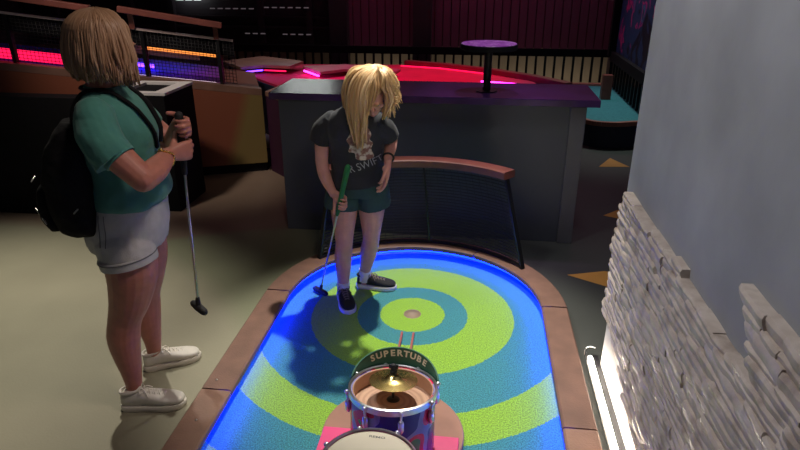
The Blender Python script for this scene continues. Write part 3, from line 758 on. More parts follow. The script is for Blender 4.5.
# pale dashes on the dark facade, made to glow
dl = thing('glowing_dashes', 'rows of dim pale glowing dashes on the dark back facade', 'light', (-3.2, 9.14, 1.0))
for (x0, n_, z_) in ((-3.92, 6, 1.185), (-3.10, 6, 1.205), (-3.42, 3, .84), (-2.85, 4, .835), (-6.6, 6, 1.0)):
    bm = NB()
    for k in range(n_): box(bm, (x0+.118*k+.03, 9.135, z_), (.07, .012, .014))
    obj('dash_row', bm, M['dash_glow'], dl, False)
wl = thing('wall_light', 'row of white light panels high on the dark back facade', 'light', (-3.2, 9.05, 1.6))
for k in range(3):
    bm = NB(); box(bm, (-4.36+.135*k, 9.11, 1.40), (.10, .03, .20), bev=.004); obj('light_panel', bm, M['white_led'], wl, False)

# ================================================================== PEOPLE
def fr(fwd, up):           # head frame -> columns right, forward, up
    f = V(fwd).normalized(); u = V(up); u = (u-f*u.dot(f)).normalized(); r = f.cross(u)
    return Matrix((r, f, u)).transposed()
def head_solids(bm, c, Rm, s):
    T = lambda x, y, z: V(c)+Rm @ V((x*s, y*s, z*s))
    X, Y_, Z = Rm @ V((s, 0, 0)), Rm @ V((0, s, 0)), Rm @ V((0, 0, s))
    ell(bm, T(0, -.014, .030), (.074*s, .094*s, .086*s), Rm, 24)
    secs = [(-.118, .018, .082, .048), (-.106, .034, .090, .020), (-.085, .047, .088, 0), (-.058, .055, .084, -.03), (-.03, .061, .085, -.05),
            (.0, .066, .086, -.06), (.03, .069, .089, -.07), (.06, .066, .083, -.07), (.085, .05, .06, -.06)]
    loft(bm, [(T(0, (yf+yb)/2, z), X*w, Y_*((yf-yb)/2)) for z, w, yf, yb in secs], 24, 3, 2.3)
    tube(bm, [T(0, .084, .018), T(0, .098, -.008), T(0, .110, -.030)], [.007*s, .009*s, .0105*s], 10)
    for q in (-1, 1):
        ell(bm, T(q*.0115, .097, -.034), (.008*s, .010*s, .007*s), Rm, 10)
        tube(bm, [T(q*.012, .090, .024), T(q*.032, .088, .029), T(q*.052, .074, .022)], [.006*s, .007*s, .005*s], 8)
        ell(bm, T(q*.040, .070, -.022), (.022*s, .020*s, .018*s), Rm, 12)
        ell(bm, T(q*.074, -.008, -.008), (.008*s, .020*s, .031*s), Rm, 12)
        ell(bm, T(q*.078, -.012, .002), (.009*s, .015*s, .018*s), Rm, 10)
    ell(bm, T(0, .086, -.060), (.022*s, .010*s, .012*s), Rm, 12)
    ell(bm, T(0, .082, -.100), (.018*s, .014*s, .014*s), Rm, 12)
def face_parts(par, c, Rm, s, brow):
    T = lambda x, y, z: V(c)+Rm @ V((x*s, y*s, z*s))
    for q in (-1, 1):
        bm = NB(); ell(bm, T(q*.031, .079, .006), (.0135*s, .0115*s, .0085*s), Rm, 14); e = obj('eye', bm, M['eye_white'], par)
        bm = NB(); ell(bm, T(q*.031, .0885, .005), (.0055*s, .0025*s, .0055*s), Rm, 12); obj('iris', bm, M['iris'], e)
        bm = NB(); tube(bm, [T(q*.014, .098, .022), T(q*.032, .096, .029), T(q*.050, .082, .023)], [.002*s, .003*s, .0015*s], 6); obj('eyebrow', bm, brow, par)
    bm = NB()
    tube(bm, [T(-.024, .083, -.060), T(-.008, .095, -.056), T(0, .0955, -.058), T(.008, .095, -.056), T(.024, .083, -.060)], [.001*s, .0035*s, .003*s, .0035*s, .001*s], 8)
    tube(bm, [T(-.021, .084, -.063), T(0, .094, -.068), T(.021, .084, -.063)], [.001*s, .0045*s, .001*s], 8)
    obj('mouth', bm, M['lip'], par)
def hand_solids(bm, w, d, l, n, s=1.0, curls=((30, 40, 25),)*4, spread=.0, thumb=(.62, .66, .30), tcurl=25):
    w, d, l, n = V(w), V(d).normalized(), V(l).normalized(), V(n).normalized()
    loft(bm, [(w-d*.012*s, l*.026*s, n*.020*s), (w+d*.02*s, l*.030*s, n*.0185*s), (w+d*.055*s, l*.038*s, n*.0165*s), (w+d*.086*s+n*.001, l*.040*s, n*.0125*s), (w+d*.098*s+n*.002, l*.036*s, n*.009*s)], 20, 3, 2.5)
    ell(bm, w+d*.035*s+l*.020*s+n*.010*s, (.018*s,)*3, seg=12)
    Ls = (.072, .080, .074, .058); off = (.0300, .0102, -.0098, -.0292); back = (.088, .092, .090, .083)
    for i in range(4):
        p = w+d*back[i]*s+l*off[i]*s; pts = [p-d*.02*s, p]; ang = 0
        dd = (d+l*spread*(1.5-i)).normalized()
        for ph, cu in zip((.46, .30, .24), curls[min(i, len(curls)-1)]):
            ang += math.radians(cu); p = p+(dd*math.cos(ang)+n*math.sin(ang))*Ls[i]*ph*s; pts.append(p)
        k = (.0088, .0092, .0088, .0078)[i]*s
        tube(bm, pts, [k, k*1.02, k*.96, k*.88, k*.78], 10, 3)
    b = w+d*.022*s+l*.020*s+n*.004*s; td = (d*thumb[0]+l*thumb[1]+n*thumb[2]).normalized()
    p1 = b+td*.040*s; t2 = (td+(n*math.tan(math.radians(tcurl)))+d*.25).normalized(); p2 = p1+t2*.030*s; t3 = (t2+n*.35+d*.25).normalized(); p3 = p2+t3*.024*s
    tube(bm, [b, p1, p2, p3], [.0135*s, .0108*s, .0098*s, .0078*s], 10, 3)
def shoe(par, heel, dxy, L, Wd, upper, sole, lace, h=1.0, z0=.001, name='shoe', lines=None):
    d = V((dxy[0], dxy[1], 0)).normalized(); s_ = V((-d.y, d.x, 0)); h0 = V(heel); k = L/.27; Z = V((0, 0, 1))
    st = [(.004, .020, .052), (.020, .031, .070), (.065, .035, .074), (.105, .037, .068), (.140, .042, .058), (.185, .047, .046), (.225, .044, .037), (.255, .031, .029), (.267, .014, .020)]
    root = V((0, 0, 0))
    bm = NB(); loft(bm, [(h0+d*x*k+Z*(z0+.020+hh*h*k/2), s_*w*Wd, Z*hh*h*k/2) for x, w, hh in st], 28, 3, 2.5)
    me = fuse(bm, .0028, 4); sh = obj(name, me, upper, par)
    out = [(x*k, w*Wd+.004) for x, w, hh in st]
    ol = [h0+d*x+s_*w for x, w in out]+[h0+d*(L+.004)]+[h0+d*x-s_*w for x, w in out[::-1]]+[h0-d*.004]
    ol = crv(ol+[ol[0]], 3)[:-1]
    bm = NB(); n = len(ol); rows = []
    cen = h0+d*L*.5
    for zz, g_ in ((0, -.003), (.004, 0), (.022, .001), (.026, -.002)):
        rows.append([bm.verts.new(p+(p-cen).normalized()*g_+Z*(z0+zz)) for p in ol])
    for a, b in zip(rows, rows[1:]):
        for q in range(n): bm.faces.new((a[q], a[(q+1) % n], b[(q+1) % n], b[q]))
    bm.faces.new(rows[0][::-1]); bm.faces.new(rows[-1]); obj('sole', bm, sole, sh, True, 50)
    bm = NB()
    for i in range(5):
        x = (.098+.020*i)*k; hh = (.070-.0065*i)*h*k+z0+.021
        for a_, b_ in ((1, -1), (-1, 1)):
            c = h0+d*x
            tube(bm, [c+s_*.024*a_+Z*(hh-.012), c+s_*.010*a_+d*.004+Z*hh, c+s_*.010*b_+d*.012+Z*(hh-.001), c+s_*.024*b_+d*.016+Z*(hh-.014)], .0026, 6, 3)
    c = h0+d*.092*k+Z*(.078*h*k+z0+.018)
    for a_ in (1, -1):
        tube(bm, [c, c+s_*.022*a_+Z*.010, c+s_*.034*a_+Z*-.006, c+s_*.016*a_+d*.01+Z*-.004, c], .0022, 6, 4)
        tube(bm, [c, c+s_*.02*a_+d*.02+Z*-.002, c+s_*.036*a_+d*.035+Z*-.022], .0022, 6, 4)
    obj('laces', bm, lace, sh)
    bm = NB(); a = h0+d*.045*k+Z*(z0+.020+.074*h*k)
    tube(bm, [a+d*(.041*k*math.cos(t*PI/8))+s_*(.031*Wd*math.sin(t*PI/8))+Z*(.004*math.cos(t*PI/8)) for t in range(17)], .006, 8, 2); obj('collar', bm, upper, sh)
    if lines:
        bm = NB()
        for q in (-1, 1):
            pts = [h0+d*x*k+s_*q*(w*Wd-.0015)+Z*(z0+.024+f*hh*h*k) for x, w, hh, f in ((.02, .031, .070, .75), (.08, .036, .072, .55), (.14, .0425, .058, .45), (.17, .046, .05, .15))]
            tube(bm, pts, .0022, 6, 4)
        obj('side_stripe', bm, lines, sh)
    return sh
def strand(bm, pts, r, seg=4, sub=3, flat=1.6):
    n = len(pts); tube(bm, pts, [r*(.8 if i == 0 else 1.0 if i < n-1 else .35) for i in range(n)], seg, sub, flat, rcap=False)
def guide_hair(guides, count, rad, r, rnd, wave=.0, drop=.03):
    bm = NB()
    for gi, (gd, cn) in enumerate(guides):
        n = len(gd); clumps = []
        for c_ in range(max(3, int(6*cn))):
            a, q = rnd.uniform(0, 2*PI), math.sqrt(rnd.random())
            clumps.append((q*math.cos(a), q*math.sin(a), rnd.uniform(0, 6), rnd.uniform(.4, 1.5), rnd.uniform(0, drop), rnd.uniform(.82, 1.15)))
        for k in range(int(count*cn)):
            cx, cy_, ph, am, dr, cl = clumps[k % len(clumps)]
            a, q = rnd.uniform(0, 2*PI), math.sqrt(rnd.random()); ox, oy = q*math.cos(a), q*math.sin(a); lo = rnd.random() < .10; pts = []
            for i, p in enumerate(gd):
                f = i/(n-1); sp = rad*(.55+.6*math.sin(PI*min(1, f*1.05)))*cl
                mixc = .35+.45*f
                if lo: mixc *= .4
                wv = wave*(1.9 if 6 <= gi <= 8 else 1); w_ = wv*am*f*math.sin(ph+f*(14 if 6 <= gi <= 8 else 8)); w2 = wv*am*f*math.cos(ph*1.7+f*7)
                pts.append(V(p)+V(((cx*mixc+ox*(1-mixc))*sp+w_, (cy_*mixc+oy*(1-mixc))*sp+w2, rnd.uniform(-.003, .003)+(rnd.uniform(-.02, .02)-dr if i == n-1 else 0))))
            strand(bm, pts, r*rnd.uniform(.6, 1.2), 4, 4)
    return bm

# ------------------------------------------------------------------ the girl
gl = thing('person', 'girl with long blonde hair in charcoal tee and dark shorts looking down on the green', 'person', (-.60, 3.05, .012))
gF = V((.10, -.995, 0)); gR = V((-.995, -.10, 0)); ZZ = V((0, 0, 1))
hc = V((-.487, 2.845, 1.245)); gH = fr((.16, -.60, -.78), (.08, -.78, .62)); hs = .92
PA = V((.234, -.218, .825)).normalized()               # up along the girl's putter
bm = NB()
head_solids(bm, hc, gH, hs)
tube(bm, [(-.575, 2.955, 1.09), (-.550, 2.93, 1.15), (-.500, 2.895, 1.22)], [.055, .050, .050], 14)
loft(bm, [((-.60, 3.07, .66), gR*.125, gF*.085), ((-.60, 3.075, .73), gR*.130, gF*.095), ((-.60, 3.055, .83), gR*.108, gF*.08), ((-.592, 3.00, .96), gR*.125, gF*.085),
          ((-.586, 2.965, 1.06), gR*.125, gF*.075), ((-.582, 2.945, 1.105), gR*.090, gF*.055), ((-.575, 2.93, 1.14), gR*.055, gF*.05)])
# right arm and hand on the putter
gsh = V((-.671, 2.918, .655)); hd_ = V((.80, -.40, -.35)); hd_ = (hd_-PA*hd_.dot(PA)).normalized(); hn = (-PA).cross(hd_)
gw = gsh-hd_*.068-hn*.025
tube(bm, [(-.705, 2.955, 1.075), (-.755, 2.96, .98), (-.772, 2.975, .855)], [.042, .039, .033], 14)
tube(bm, [(-.772, 2.975, .855), (-.758, 2.972, .775), tuple(gw)], [.033, .032, .022], 14)
hand_solids(bm, gw, hd_, -PA, hn, .90, ((38, 75, 45), (40, 78, 45), (42, 78, 45), (45, 78, 45)), thumb=(.45, .70, .45), tcurl=18)
# left arm hanging, elbow back
lw = V((-.424, 2.955, .885))
tube(bm, [(-.475, 2.955, 1.070), (-.435, 3.03, 1.005), (-.428, 3.11, .935)], [.046, .039, .033], 14)
tube(bm, [(-.428, 3.11, .935), (-.423, 3.03, .915), tuple(lw)], [.033, .031, .022], 14)
hand_solids(bm, lw+V((0, -.004, -.012)), (-.06, -.12, -1), (.15, -.95, .12), V((-.06, -.12, -1)).cross(V((.15, -.95, .12))), 1.0, ((14, 18, 12), (18, 22, 14), (22, 24, 16), (26, 28, 18)), spread=.03, thumb=(.80, .45, .20), tcurl=8)
# legs
tube(bm, [(-.672, 3.07, .71), (-.680, 3.05, .55), (-.682, 3.028, .38), (-.694, 3.045, .27), (-.697, 3.035, .115), (-.697, 3.03, .05)], [.082, .072, .048, .050, .031, .030], 18)
tube(bm, [(-.530, 3.07, .71), (-.534, 3.08, .56), (-.540, 3.085, .395), (-.560, 3.13, .29), (-.598, 3.185, .125), (-.603, 3.19, .05)], [.082, .072, .048, .050, .031, .030], 18)
body = obj('body', fuse(bm, .0031, 5), M['skin_g'], gl)
face_parts(gl, hc, gH, hs, M['hair_g'])
# tee shirt
bm = NB()
loft(bm, [((-.600, 3.055, .715), gR*.152-ZZ*.010, gF*.112), ((-.600, 3.055, .80), gR*.140, gF*.105), ((-.597, 3.025, .90), gR*.142, gF*.103), ((-.590, 2.985, 1.0), gR*.152, gF*.106),
          ((-.586, 2.962, 1.065), gR*.150, gF*.094), ((-.582, 2.948, 1.115), gR*.118, gF*.074), ((-.572, 2.93, 1.145), gR*.068, gF*.060)], 36)
tube(bm, [(-.695, 2.955, 1.075), (-.755, 2.965, 1.02), (-.778, 2.968, .958)], [.056, .055, .053], 16, rcap=False)
tube(bm, [(-.490, 2.955, 1.070), (-.443, 2.99, 1.025), (-.426, 3.02, .980)], [.056, .055, .053], 16, rcap=False)
me = fuse(bm, .0045, 5); wrinkle(me, .0055, 11, .8, 3); fit_over(me, bvh_of(body.data), .007); tee = obj('tee_shirt', me, M['tee'], gl)
tb_ = bvh_of(me)
def on_shirt(bvh, me, cen, right, up, lift=.0016, maxd=.4):    # wrap a flat mesh onto the shirt front
    right = V(right).normalized(); up = V(up); up = (up-right*up.dot(right)).normalized(); nrm = right.cross(up)
    for v in me.vertices:
        p = V(cen)+right*v.co.x+up*v.co.y+nrm*.25
        hit = bvh.ray_cast(p, -nrm, maxd+.25)
        v.co = hit[0]+nrm*lift if hit[0] is not None else p-nrm*.25
    me.update()
def subdivide_mesh(me, cuts=2):
    b = bmesh.new(); b.from_mesh(me); bmesh.ops.triangulate(b, faces=b.faces); bmesh.ops.subdivide_edges(b, edges=b.edges, cuts=cuts, use_grid_fill=True); b.to_mesh(me); b.free()
# generic beige picture on the chest
b = bmesh.new(); N = 14
outl = [(-.040, .085), (-.030, .100), (-.014, .088), (.004, .102), (.022, .090), (.040, .096), (.056, .060), (.048, .030), (.062, .005), (.052, -.030), (.060, -.088), (-.020, -.092), (-.030, -.050), (-.060, -.040), (-.052, -.005), (-.066, .030), (-.052, .055)]
oc = crv([(x, y, 0) for x, y in outl+[outl[0]]], 4)[:-1]; c0 = b.verts.new((0, 0, 0))
rings_ = [[b.verts.new((p.x*f, p.y*f, 0)) for p in oc] for f in (.2, .4, .6, .8, 1)]
for k in range(len(oc)):
    b.faces.new((c0, rings_[0][k], rings_[0][(k+1) % len(oc)]))
    for r0_, r1_ in zip(rings_, rings_[1:]): b.faces.new((r0_[k], r1_[k], r1_[(k+1) % len(oc)], r0_[(k+1) % len(oc)]))
pm = bpy.data.meshes.new('print'); b.to_mesh(pm); b.free()
on_shirt(tb_, pm, (-.553, 2.90, .968), (1, .1, 0), (0, -.25, 1)); obj('chest_print', pm, M['print'], tee)
tm = text_mesh('R SWIFT', .062, bold=-.0002); subdivide_mesh(tm, 2); tm.transform(Matrix.Rotation(.30, 4, 'Z') @ Matrix.Diagonal((.78, 1, 1, 1)))
on_shirt(tb_, tm, (-.533, 2.90, .845), (1, .1, 0), (0, -.1, 1), .002); obj('chest_lettering', tm, M['grey_print'], tee)
# shorts
bm = NB()
loft(bm, [((-.60, 3.065, .655), gR*.138, gF*.105), ((-.60, 3.07, .70), gR*.142, gF*.112), ((-.60, 3.06, .77), gR*.128, gF*.10)], 30)
tube(bm, [(-.668, 3.07, .70), (-.688, 3.055, .62), (-.694, 3.05, .575)], [.092, .097, .099], 18, rcap=False)
tube(bm, [(-.530, 3.07, .70), (-.523, 3.075, .62), (-.520, 3.08, .59)], [.092, .094, .096], 18, rcap=False)
me = fuse(bm, .005, 5); wrinkle(me, .004, 14, 1, 9); fit_over(me, bvh_of(body.data), .006); obj('shorts', me, M['shorts_g'], gl)
# socks, shoes
for (a_, b__) in (((-.697, 3.03, .055), (-.697, 3.035, .125)), ((-.603, 3.19, .06), (-.598, 3.186, .135))):
    bm = NB(); tube(bm, [a_, tuple((V(a_)+V(b__))/2), b__], [.036, .035, .036], 16, rcap=False); obj('sock', bm, M['sock'], gl)
shoe(gl, (-.722, 3.085, .012), (.40, -.92), .235, .92, M['black_knit'], M['white_rubber'], M['grey_lace'], 1.0, .002)
shoe(gl, (-.650, 3.195, .012), (1.0, -.03), .235, .92, M['black_knit'], M['white_rubber'], M['grey_lace'], 1.0, .002)
bm = NB(); t_ = (lw-V((-.418, 3.03, .915))).normalized(); cc = lw-t_*.012; a1 = t_.orthogonal().normalized(); a2 = t_.cross(a1)
tube(bm, [cc+a1*.0265*math.cos(q*PI/8)+a2*.0265*math.sin(q*PI/8) for q in range(17)], .0055, 8, 2, 1.0); obj('wristband', bm, M['rubber_black'], gl)
# hair
rnd = random.Random(11)
guides = [
 ([(-.468, 2.845, 1.359), (-.556, 2.865, 1.342), (-.600, 2.90, 1.282), (-.620, 2.92, 1.202), (-.622, 2.925, 1.135)], 1.0),
 ([(-.453, 2.805, 1.365), (-.532, 2.79, 1.347), (-.576, 2.81, 1.282), (-.596, 2.835, 1.192), (-.592, 2.84, 1.120)], 1.2),
 ([(-.45, 2.785, 1.364), (-.516, 2.75, 1.338), (-.554, 2.75, 1.266), (-.57, 2.78, 1.157), (-.566, 2.80, 1.09), (-.560, 2.815, 1.035)], 1.4),
 ([(-.442, 2.765, 1.362), (-.485, 2.73, 1.333), (-.512, 2.72, 1.264), (-.52, 2.74, 1.154), (-.528, 2.775, 1.08), (-.538, 2.80, 1.02)], 1.4),
 ([(-.436, 2.76, 1.362), (-.462, 2.72, 1.325), (-.482, 2.70, 1.267), (-.496, 2.72, 1.182), (-.508, 2.755, 1.11), (-.515, 2.78, 1.05)], 1.0),
 ([(-.436, 2.76, 1.362), (-.445, 2.725, 1.325), (-.452, 2.712, 1.275), (-.462, 2.715, 1.22)], .5),
 ([(-.430, 2.76, 1.366), (-.402, 2.745, 1.340), (-.388, 2.765, 1.285), (-.386, 2.80, 1.223), (-.404, 2.83, 1.170)], 1.2),
 ([(-.427, 2.755, 1.366), (-.398, 2.73, 1.333), (-.385, 2.73, 1.283), (-.381, 2.755, 1.224), (-.401, 2.78, 1.170)], 1.1),
 ([(-.441, 2.80, 1.365), (-.407, 2.82, 1.342), (-.387, 2.85, 1.278), (-.384, 2.87, 1.209), (-.395, 2.88, 1.165)], 1.1),
 ([(-.460, 2.86, 1.359), (-.43, 2.90, 1.335), (-.42, 2.94, 1.27), (-.43, 2.95, 1.2)], 1.0),
 ([(-.470, 2.86, 1.359), (-.50, 2.92, 1.325), (-.54, 2.95, 1.26), (-.57, 2.96, 1.19)], 1.2)]
bm = guide_hair(guides, 80, .024, .0030, rnd, .009)
# flyaways at the right
for k in range(26):
    p = V((-.372+rnd.uniform(-.01, .012), 2.80+rnd.uniform(-.03, .04), 1.25+rnd.uniform(-.06, .03))); e = V((rnd.uniform(.005, .035), rnd.uniform(-.03, .03), rnd.uniform(-.05, .02)))
    strand(bm, [p, p+e*.6+V((0, 0, .006)), p+e+V((0, 0, -.008))], .0016)
def hair_cap(bm, c, Rm, s, k=1.10):
    t = bmesh.new(); bmesh.ops.create_uvsphere(t, u_segments=28, v_segments=20, radius=1)
    dl_ = [v for v in t.verts if (v.co.y > .35 and v.co.z < .45) or v.co.z < -.75]
    bmesh.ops.delete(t, geom=dl_, context='VERTS')
    for v in t.verts: v.co = V(c)+Rm @ V((v.co.x*.078*s*k, (v.co.y*.096-.014)*s*k, (v.co.z*.090+.028)*s*k))
    merge(bm, t)
hair_cap(bm, hc, gH, hs)
obj('hair', bm, M['hair_g'], gl)

# the girl's putter
pu = thing('putter', 'putter with green grip held by the girl on the green', 'putter', (-.848, 3.082, .014))
p0 = V((-.845, 3.080, .040)); ptop = p0+PA*.88
def on(z): return p0+PA*((z-p0.z)/PA.z)
bm = NB(); tube(bm, [p0, on(.62)], .0052, 10, 0); obj('shaft', bm, M['steel'], pu)
bm = NB(); tube(bm, [on(.575), on(.63), on(.75), on(.862)], [.0095, .012, .0135, .015], 14, 3); obj('grip', bm, M['green_grip'], pu)
hdx = V((.80, -.60, 0)).normalized()
bm = NB(); tube(bm, [p0-hdx*.045+ZZ*-.010, p0+ZZ*-.009, p0+hdx*.045+ZZ*-.010], [.016, .017, .016], 14, 2); tube(bm, [p0+ZZ*-.01, p0+PA*.035], [.012, .009], 12, 1); obj('putter_head', bm, M['rubber_black'], pu)

# ------------------------------------------------------------------ the woman
wo = thing('person', 'woman in teal shirt and pale denim shorts standing beside the green holding a putter', 'person', (-1.40, 2.17, 0))
wF = V((.975, .222, 0)); wR = V((.222, -.975, 0))
wc = V((-1.346, 2.17, 1.510)); wH = fr((.72, .66, -.22), (.12, .12, 1)); ws = .96
SH = V((-1.118, 2.20, 1.255)); SB = V((-1.152, 2.20, .415)); WA = (SH-SB).normalized()
def son(z): return SB+WA*((z-SB.z)/WA.z)
bm = NB(); head_solids(bm, wc, wH, ws)
tube(bm, [(-1.392, 2.17, 1.29), (-1.388, 2.17, 1.36), (-1.378, 2.168, 1.44)], [.068, .058, .058], 16)
loft(bm, [((-1.395, 2.17, .75), wR*.165, wF*.14), ((-1.39, 2.17, .84), wR*.165, wF*.145), ((-1.36, 2.17, .97), wR*.150, wF*.13), ((-1.365, 2.17, 1.12), wR*.150, wF*.12),
          ((-1.365, 2.17, 1.24), wR*.155, wF*.115), ((-1.380, 2.17, 1.325), wR*.125, wF*.072), ((-1.385, 2.17, 1.36), wR*.06, wF*.055)])
# near (right) arm
rd = V((.60, .80, 0)); rn = ZZ.cross(rd); rsh = son(1.125); rw = rsh-rd*.072-rn*.028
tube(bm, [(-1.335, 2.005, 1.295), (-1.270, 1.960, 1.195), (-1.160, 1.955, 1.083)], [.060, .057, .047], 16)
tube(bm, [(-1.160, 1.955, 1.083), (-1.150, 2.04, 1.098), tuple(rw)], [.047, .045, .028], 16)
hand_solids(bm, rw, rd, ZZ, rn, .98, ((48, 72, 48), (50, 74, 48), (52, 74, 48), (54, 74, 48)), thumb=(.55, .60, .55), tcurl=35)
# far (left) arm
ld = V((.75, -.66, 0)).normalized(); ln_ = ld.cross(ZZ); lsh = son(1.212); lw2 = lsh-ld*.072-ln_*.028
tube(bm, [(-1.430, 2.335, 1.295), (-1.37, 2.42, 1.16), (-1.275, 2.43, 1.075)], [.060, .055, .046], 16)
tube(bm, [(-1.275, 2.43, 1.075), (-1.215, 2.36, 1.145), tuple(lw2)], [.046, .043, .027], 16)
hand_solids(bm, lw2, ld, ZZ, ln_, .98, ((48, 72, 48), (50, 74, 48), (52, 74, 48), (54, 74, 48)), thumb=(.55, .60, .55), tcurl=35)
# legs
tube(bm, [(-1.365, 2.085, .78), (-1.345, 2.07, .65), (-1.372, 2.06, .52), (-1.408, 2.055, .425), (-1.428, 2.05, .32), (-1.418, 2.043, .14), (-1.420, 2.035, .06)], [.108, .101, .082, .067, .066, .039, .030], 20)
tube(bm, [(-1.42, 2.265, .78), (-1.405, 2.275, .65), (-1.425, 2.285, .52), (-1.445, 2.29, .425), (-1.462, 2.30, .32), (-1.462, 2.308, .14), (-1.468, 2.303, .06)], [.108, .101, .082, .067, .066, .038, .028], 20)
wbody = obj('body', fuse(bm, .0036, 5), M['skin_w'], wo); wbv = bvh_of(wbody.data)
face_parts(wo, wc, wH, ws, M['hair_w'])
# shirt
bm = NB()
loft(bm, [((-1.365, 2.17, .918), wR*.170, wF*.142), ((-1.352, 2.17, .950), wR*.178, wF*.155), ((-1.347, 2.17, 1.00), wR*.172, wF*.149), ((-1.353, 2.17, 1.06), wR*.166, wF*.138),
          ((-1.358, 2.17, 1.12), wR*.172, wF*.138), ((-1.355, 2.17, 1.21), wR*.174, wF*.138), ((-1.368, 2.17, 1.29), wR*.174, wF*.112), ((-1.378, 2.17, 1.338), wR*.138, wF*.082), ((-1.385, 2.17, 1.372), wR*.080, wF*.066)], 36)
tube(bm, [(-1.350, 2.035, 1.295), (-1.318, 1.982, 1.245), (-1.278, 1.955, 1.185), (-1.250, 1.950, 1.148)], [.070, .075, .077, .077], 18, rcap=False)
tube(bm, [(-1.425, 2.31, 1.295), (-1.415, 2.375, 1.235), (-1.37, 2.415, 1.145)], [.074, .077, .076], 18, rcap=False)
me = fuse(bm, .005, 5); wrinkle(me, .007, 9, 1.2, 5); fit_over(me, wbv, .008); shirt_bvh = bvh_of(me); obj('shirt', me, M['teal_shirt'], wo)
bm = NB(); nk = [(-1.385+.078*math.cos(q*PI/10)*.97, 2.17+.083*math.sin(q*PI/10), 1.368-.030*max(0, math.cos(q*PI/10))) for q in range(21)]
tube(bm, nk, .006, 8, 2); obj('neckline_trim', bm, M['navy'], wo)
# denim shorts with a turned cuff
bm = NB()
loft(bm, [((-1.395, 2.17, .735), wR*.165, wF*.148), ((-1.390, 2.17, .81), wR*.184, wF*.162), ((-1.372, 2.17, .89), wR*.174, wF*.148), ((-1.360, 2.17, .95), wR*.160, wF*.136)], 36)
tube(bm, [(-1.365, 2.085, .78), (-1.347, 2.072, .735), (-1.347, 2.068, .708)], [.112, .109, .107], 22, rcap=False)
tube(bm, [(-1.42, 2.265, .78), (-1.407, 2.275, .735), (-1.406, 2.275, .708)], [.112, .109, .107], 22, rcap=False)
me = fuse(bm, .005, 5); wrinkle(me, .0035, 16, 1, 2); fit_over(me, wbv, .006); so_ = obj('shorts', me, M['denim_pale'], wo)
CT = Matrix.Rotation(-.14, 3, 'Y')
for cx, cy_ in ((-1.348, 2.068), (-1.407, 2.275)):
    bm = NB(); lathe(bm, [(.106, -.017), (.112, -.017), (.113, .017), (.107, .020)], (cx, cy_, .708), 40, CT, closed=True); obj('cuff', bm, M['denim_pale'], so_, True, 40)
    bm = NB()
    tube(bm, [tuple(V((cx, cy_, .708))+CT @ V((.1135*math.cos(q*PI/20), .1135*math.sin(q*PI/20), .012))) for q in range(41)], .0024, 5, 1); obj('cuff_stitch', bm, M['stitch'], so_)
bm = NB()
sb = bvh_of(me)
for f in (-.012, .012):
    pts = []
    for z_ in (.91, .87, .83, .79):
        hit = sb.ray_cast(V((-1.385+f, 1.6, z_)), V((0, 1, 0)))
        if hit[0] is not None: pts.append(hit[0]+V((0, -.001, 0)))
    if len(pts) > 1: tube(bm, pts, .0018, 5, 3)
obj('side_seam', bm, M['stitch'], so_)
# shoes
shoe(wo, (-1.468, 2.005, 0), (.975, .222), .270, .98, M['white_leather'], M['white_rubber'], M['lace_white'], 1.0)
shoe(wo, (-1.512, 2.275, 0), (.84, .54), .262, .98, M['white_leather'], M['white_rubber'], M['lace_white'], 1.0)
# bracelet
fa = (rw-V((-1.150, 2.04, 1.098))).normalized(); cc = rw-fa*.022; a1 = fa.orthogonal().normalized(); a2 = fa.cross(a1)
bm = NB()
for q in range(22):
    a = 2*PI*q/22; ell(bm, cc+(a1*math.cos(a)+a2*math.sin(a))*.0345+fa*(.006*math.sin(3*a)), (.0052,)*3, seg=8)
obj('bracelet', bm, M['gold'], wo)
# bob haircut
rnd = random.Random(5); bm = NB()
fwd2 = V((.74, .67, 0)); rgt2 = V((.67, -.74, 0)); crown = wc+V((-.012, -.012, .105))
def hp(a, ang, k):           # point over the skull: a = azimuth from the face, ang = angle from the crown
    dxy = fwd2*math.cos(a)+rgt2*math.sin(a); ra = .093 if abs(math.cos(a)) > .7 else .088
    return wc+V((-.008, -.008, .022))+dxy*(ra*k*math.sin(ang))+ZZ*(.096*k*math.cos(ang))
for k in range(900):
    a = rnd.uniform(D(42), D(318)); q = rnd.uniform(1.02, 1.15); a0 = a+rnd.gauss(0, .25)
    back = 1-abs(a-PI)/PI
    fl = rnd.uniform(.100, .128)
    dxy = fwd2*math.cos(a)+rgt2*math.sin(a)
    zend = wc.z-.097-.026*rnd.random()-.018*math.cos(a)
    pts = [hp(a0, .12, q), hp(a0*.4+a*.6, .62, q*1.06), hp(a, 1.15, q*1.14)]
    cen = wc+V((-.008, -.008, 0))
    pts.append(cen+dxy*(fl*.97)+ZZ*-.005+V((rnd.gauss(0, .004), rnd.gauss(0, .004), 0)))
    pts.append(V((cen.x, cen.y, 0))+dxy*fl+ZZ*(wc.z-.060))
    tip = rnd.uniform(-.042, .002)
    pts.append(V((cen.x, cen.y, 0))+dxy*(fl+tip)+ZZ*zend+V((rnd.gauss(0, .006), rnd.gauss(0, .006), 0)))
    strand(bm, pts, rnd.uniform(.0035, .0058), 4, 3, 1.8)
hair_cap(bm, wc, wH, ws, 1.12)
obj('hair', bm, M['hair_w'], wo)
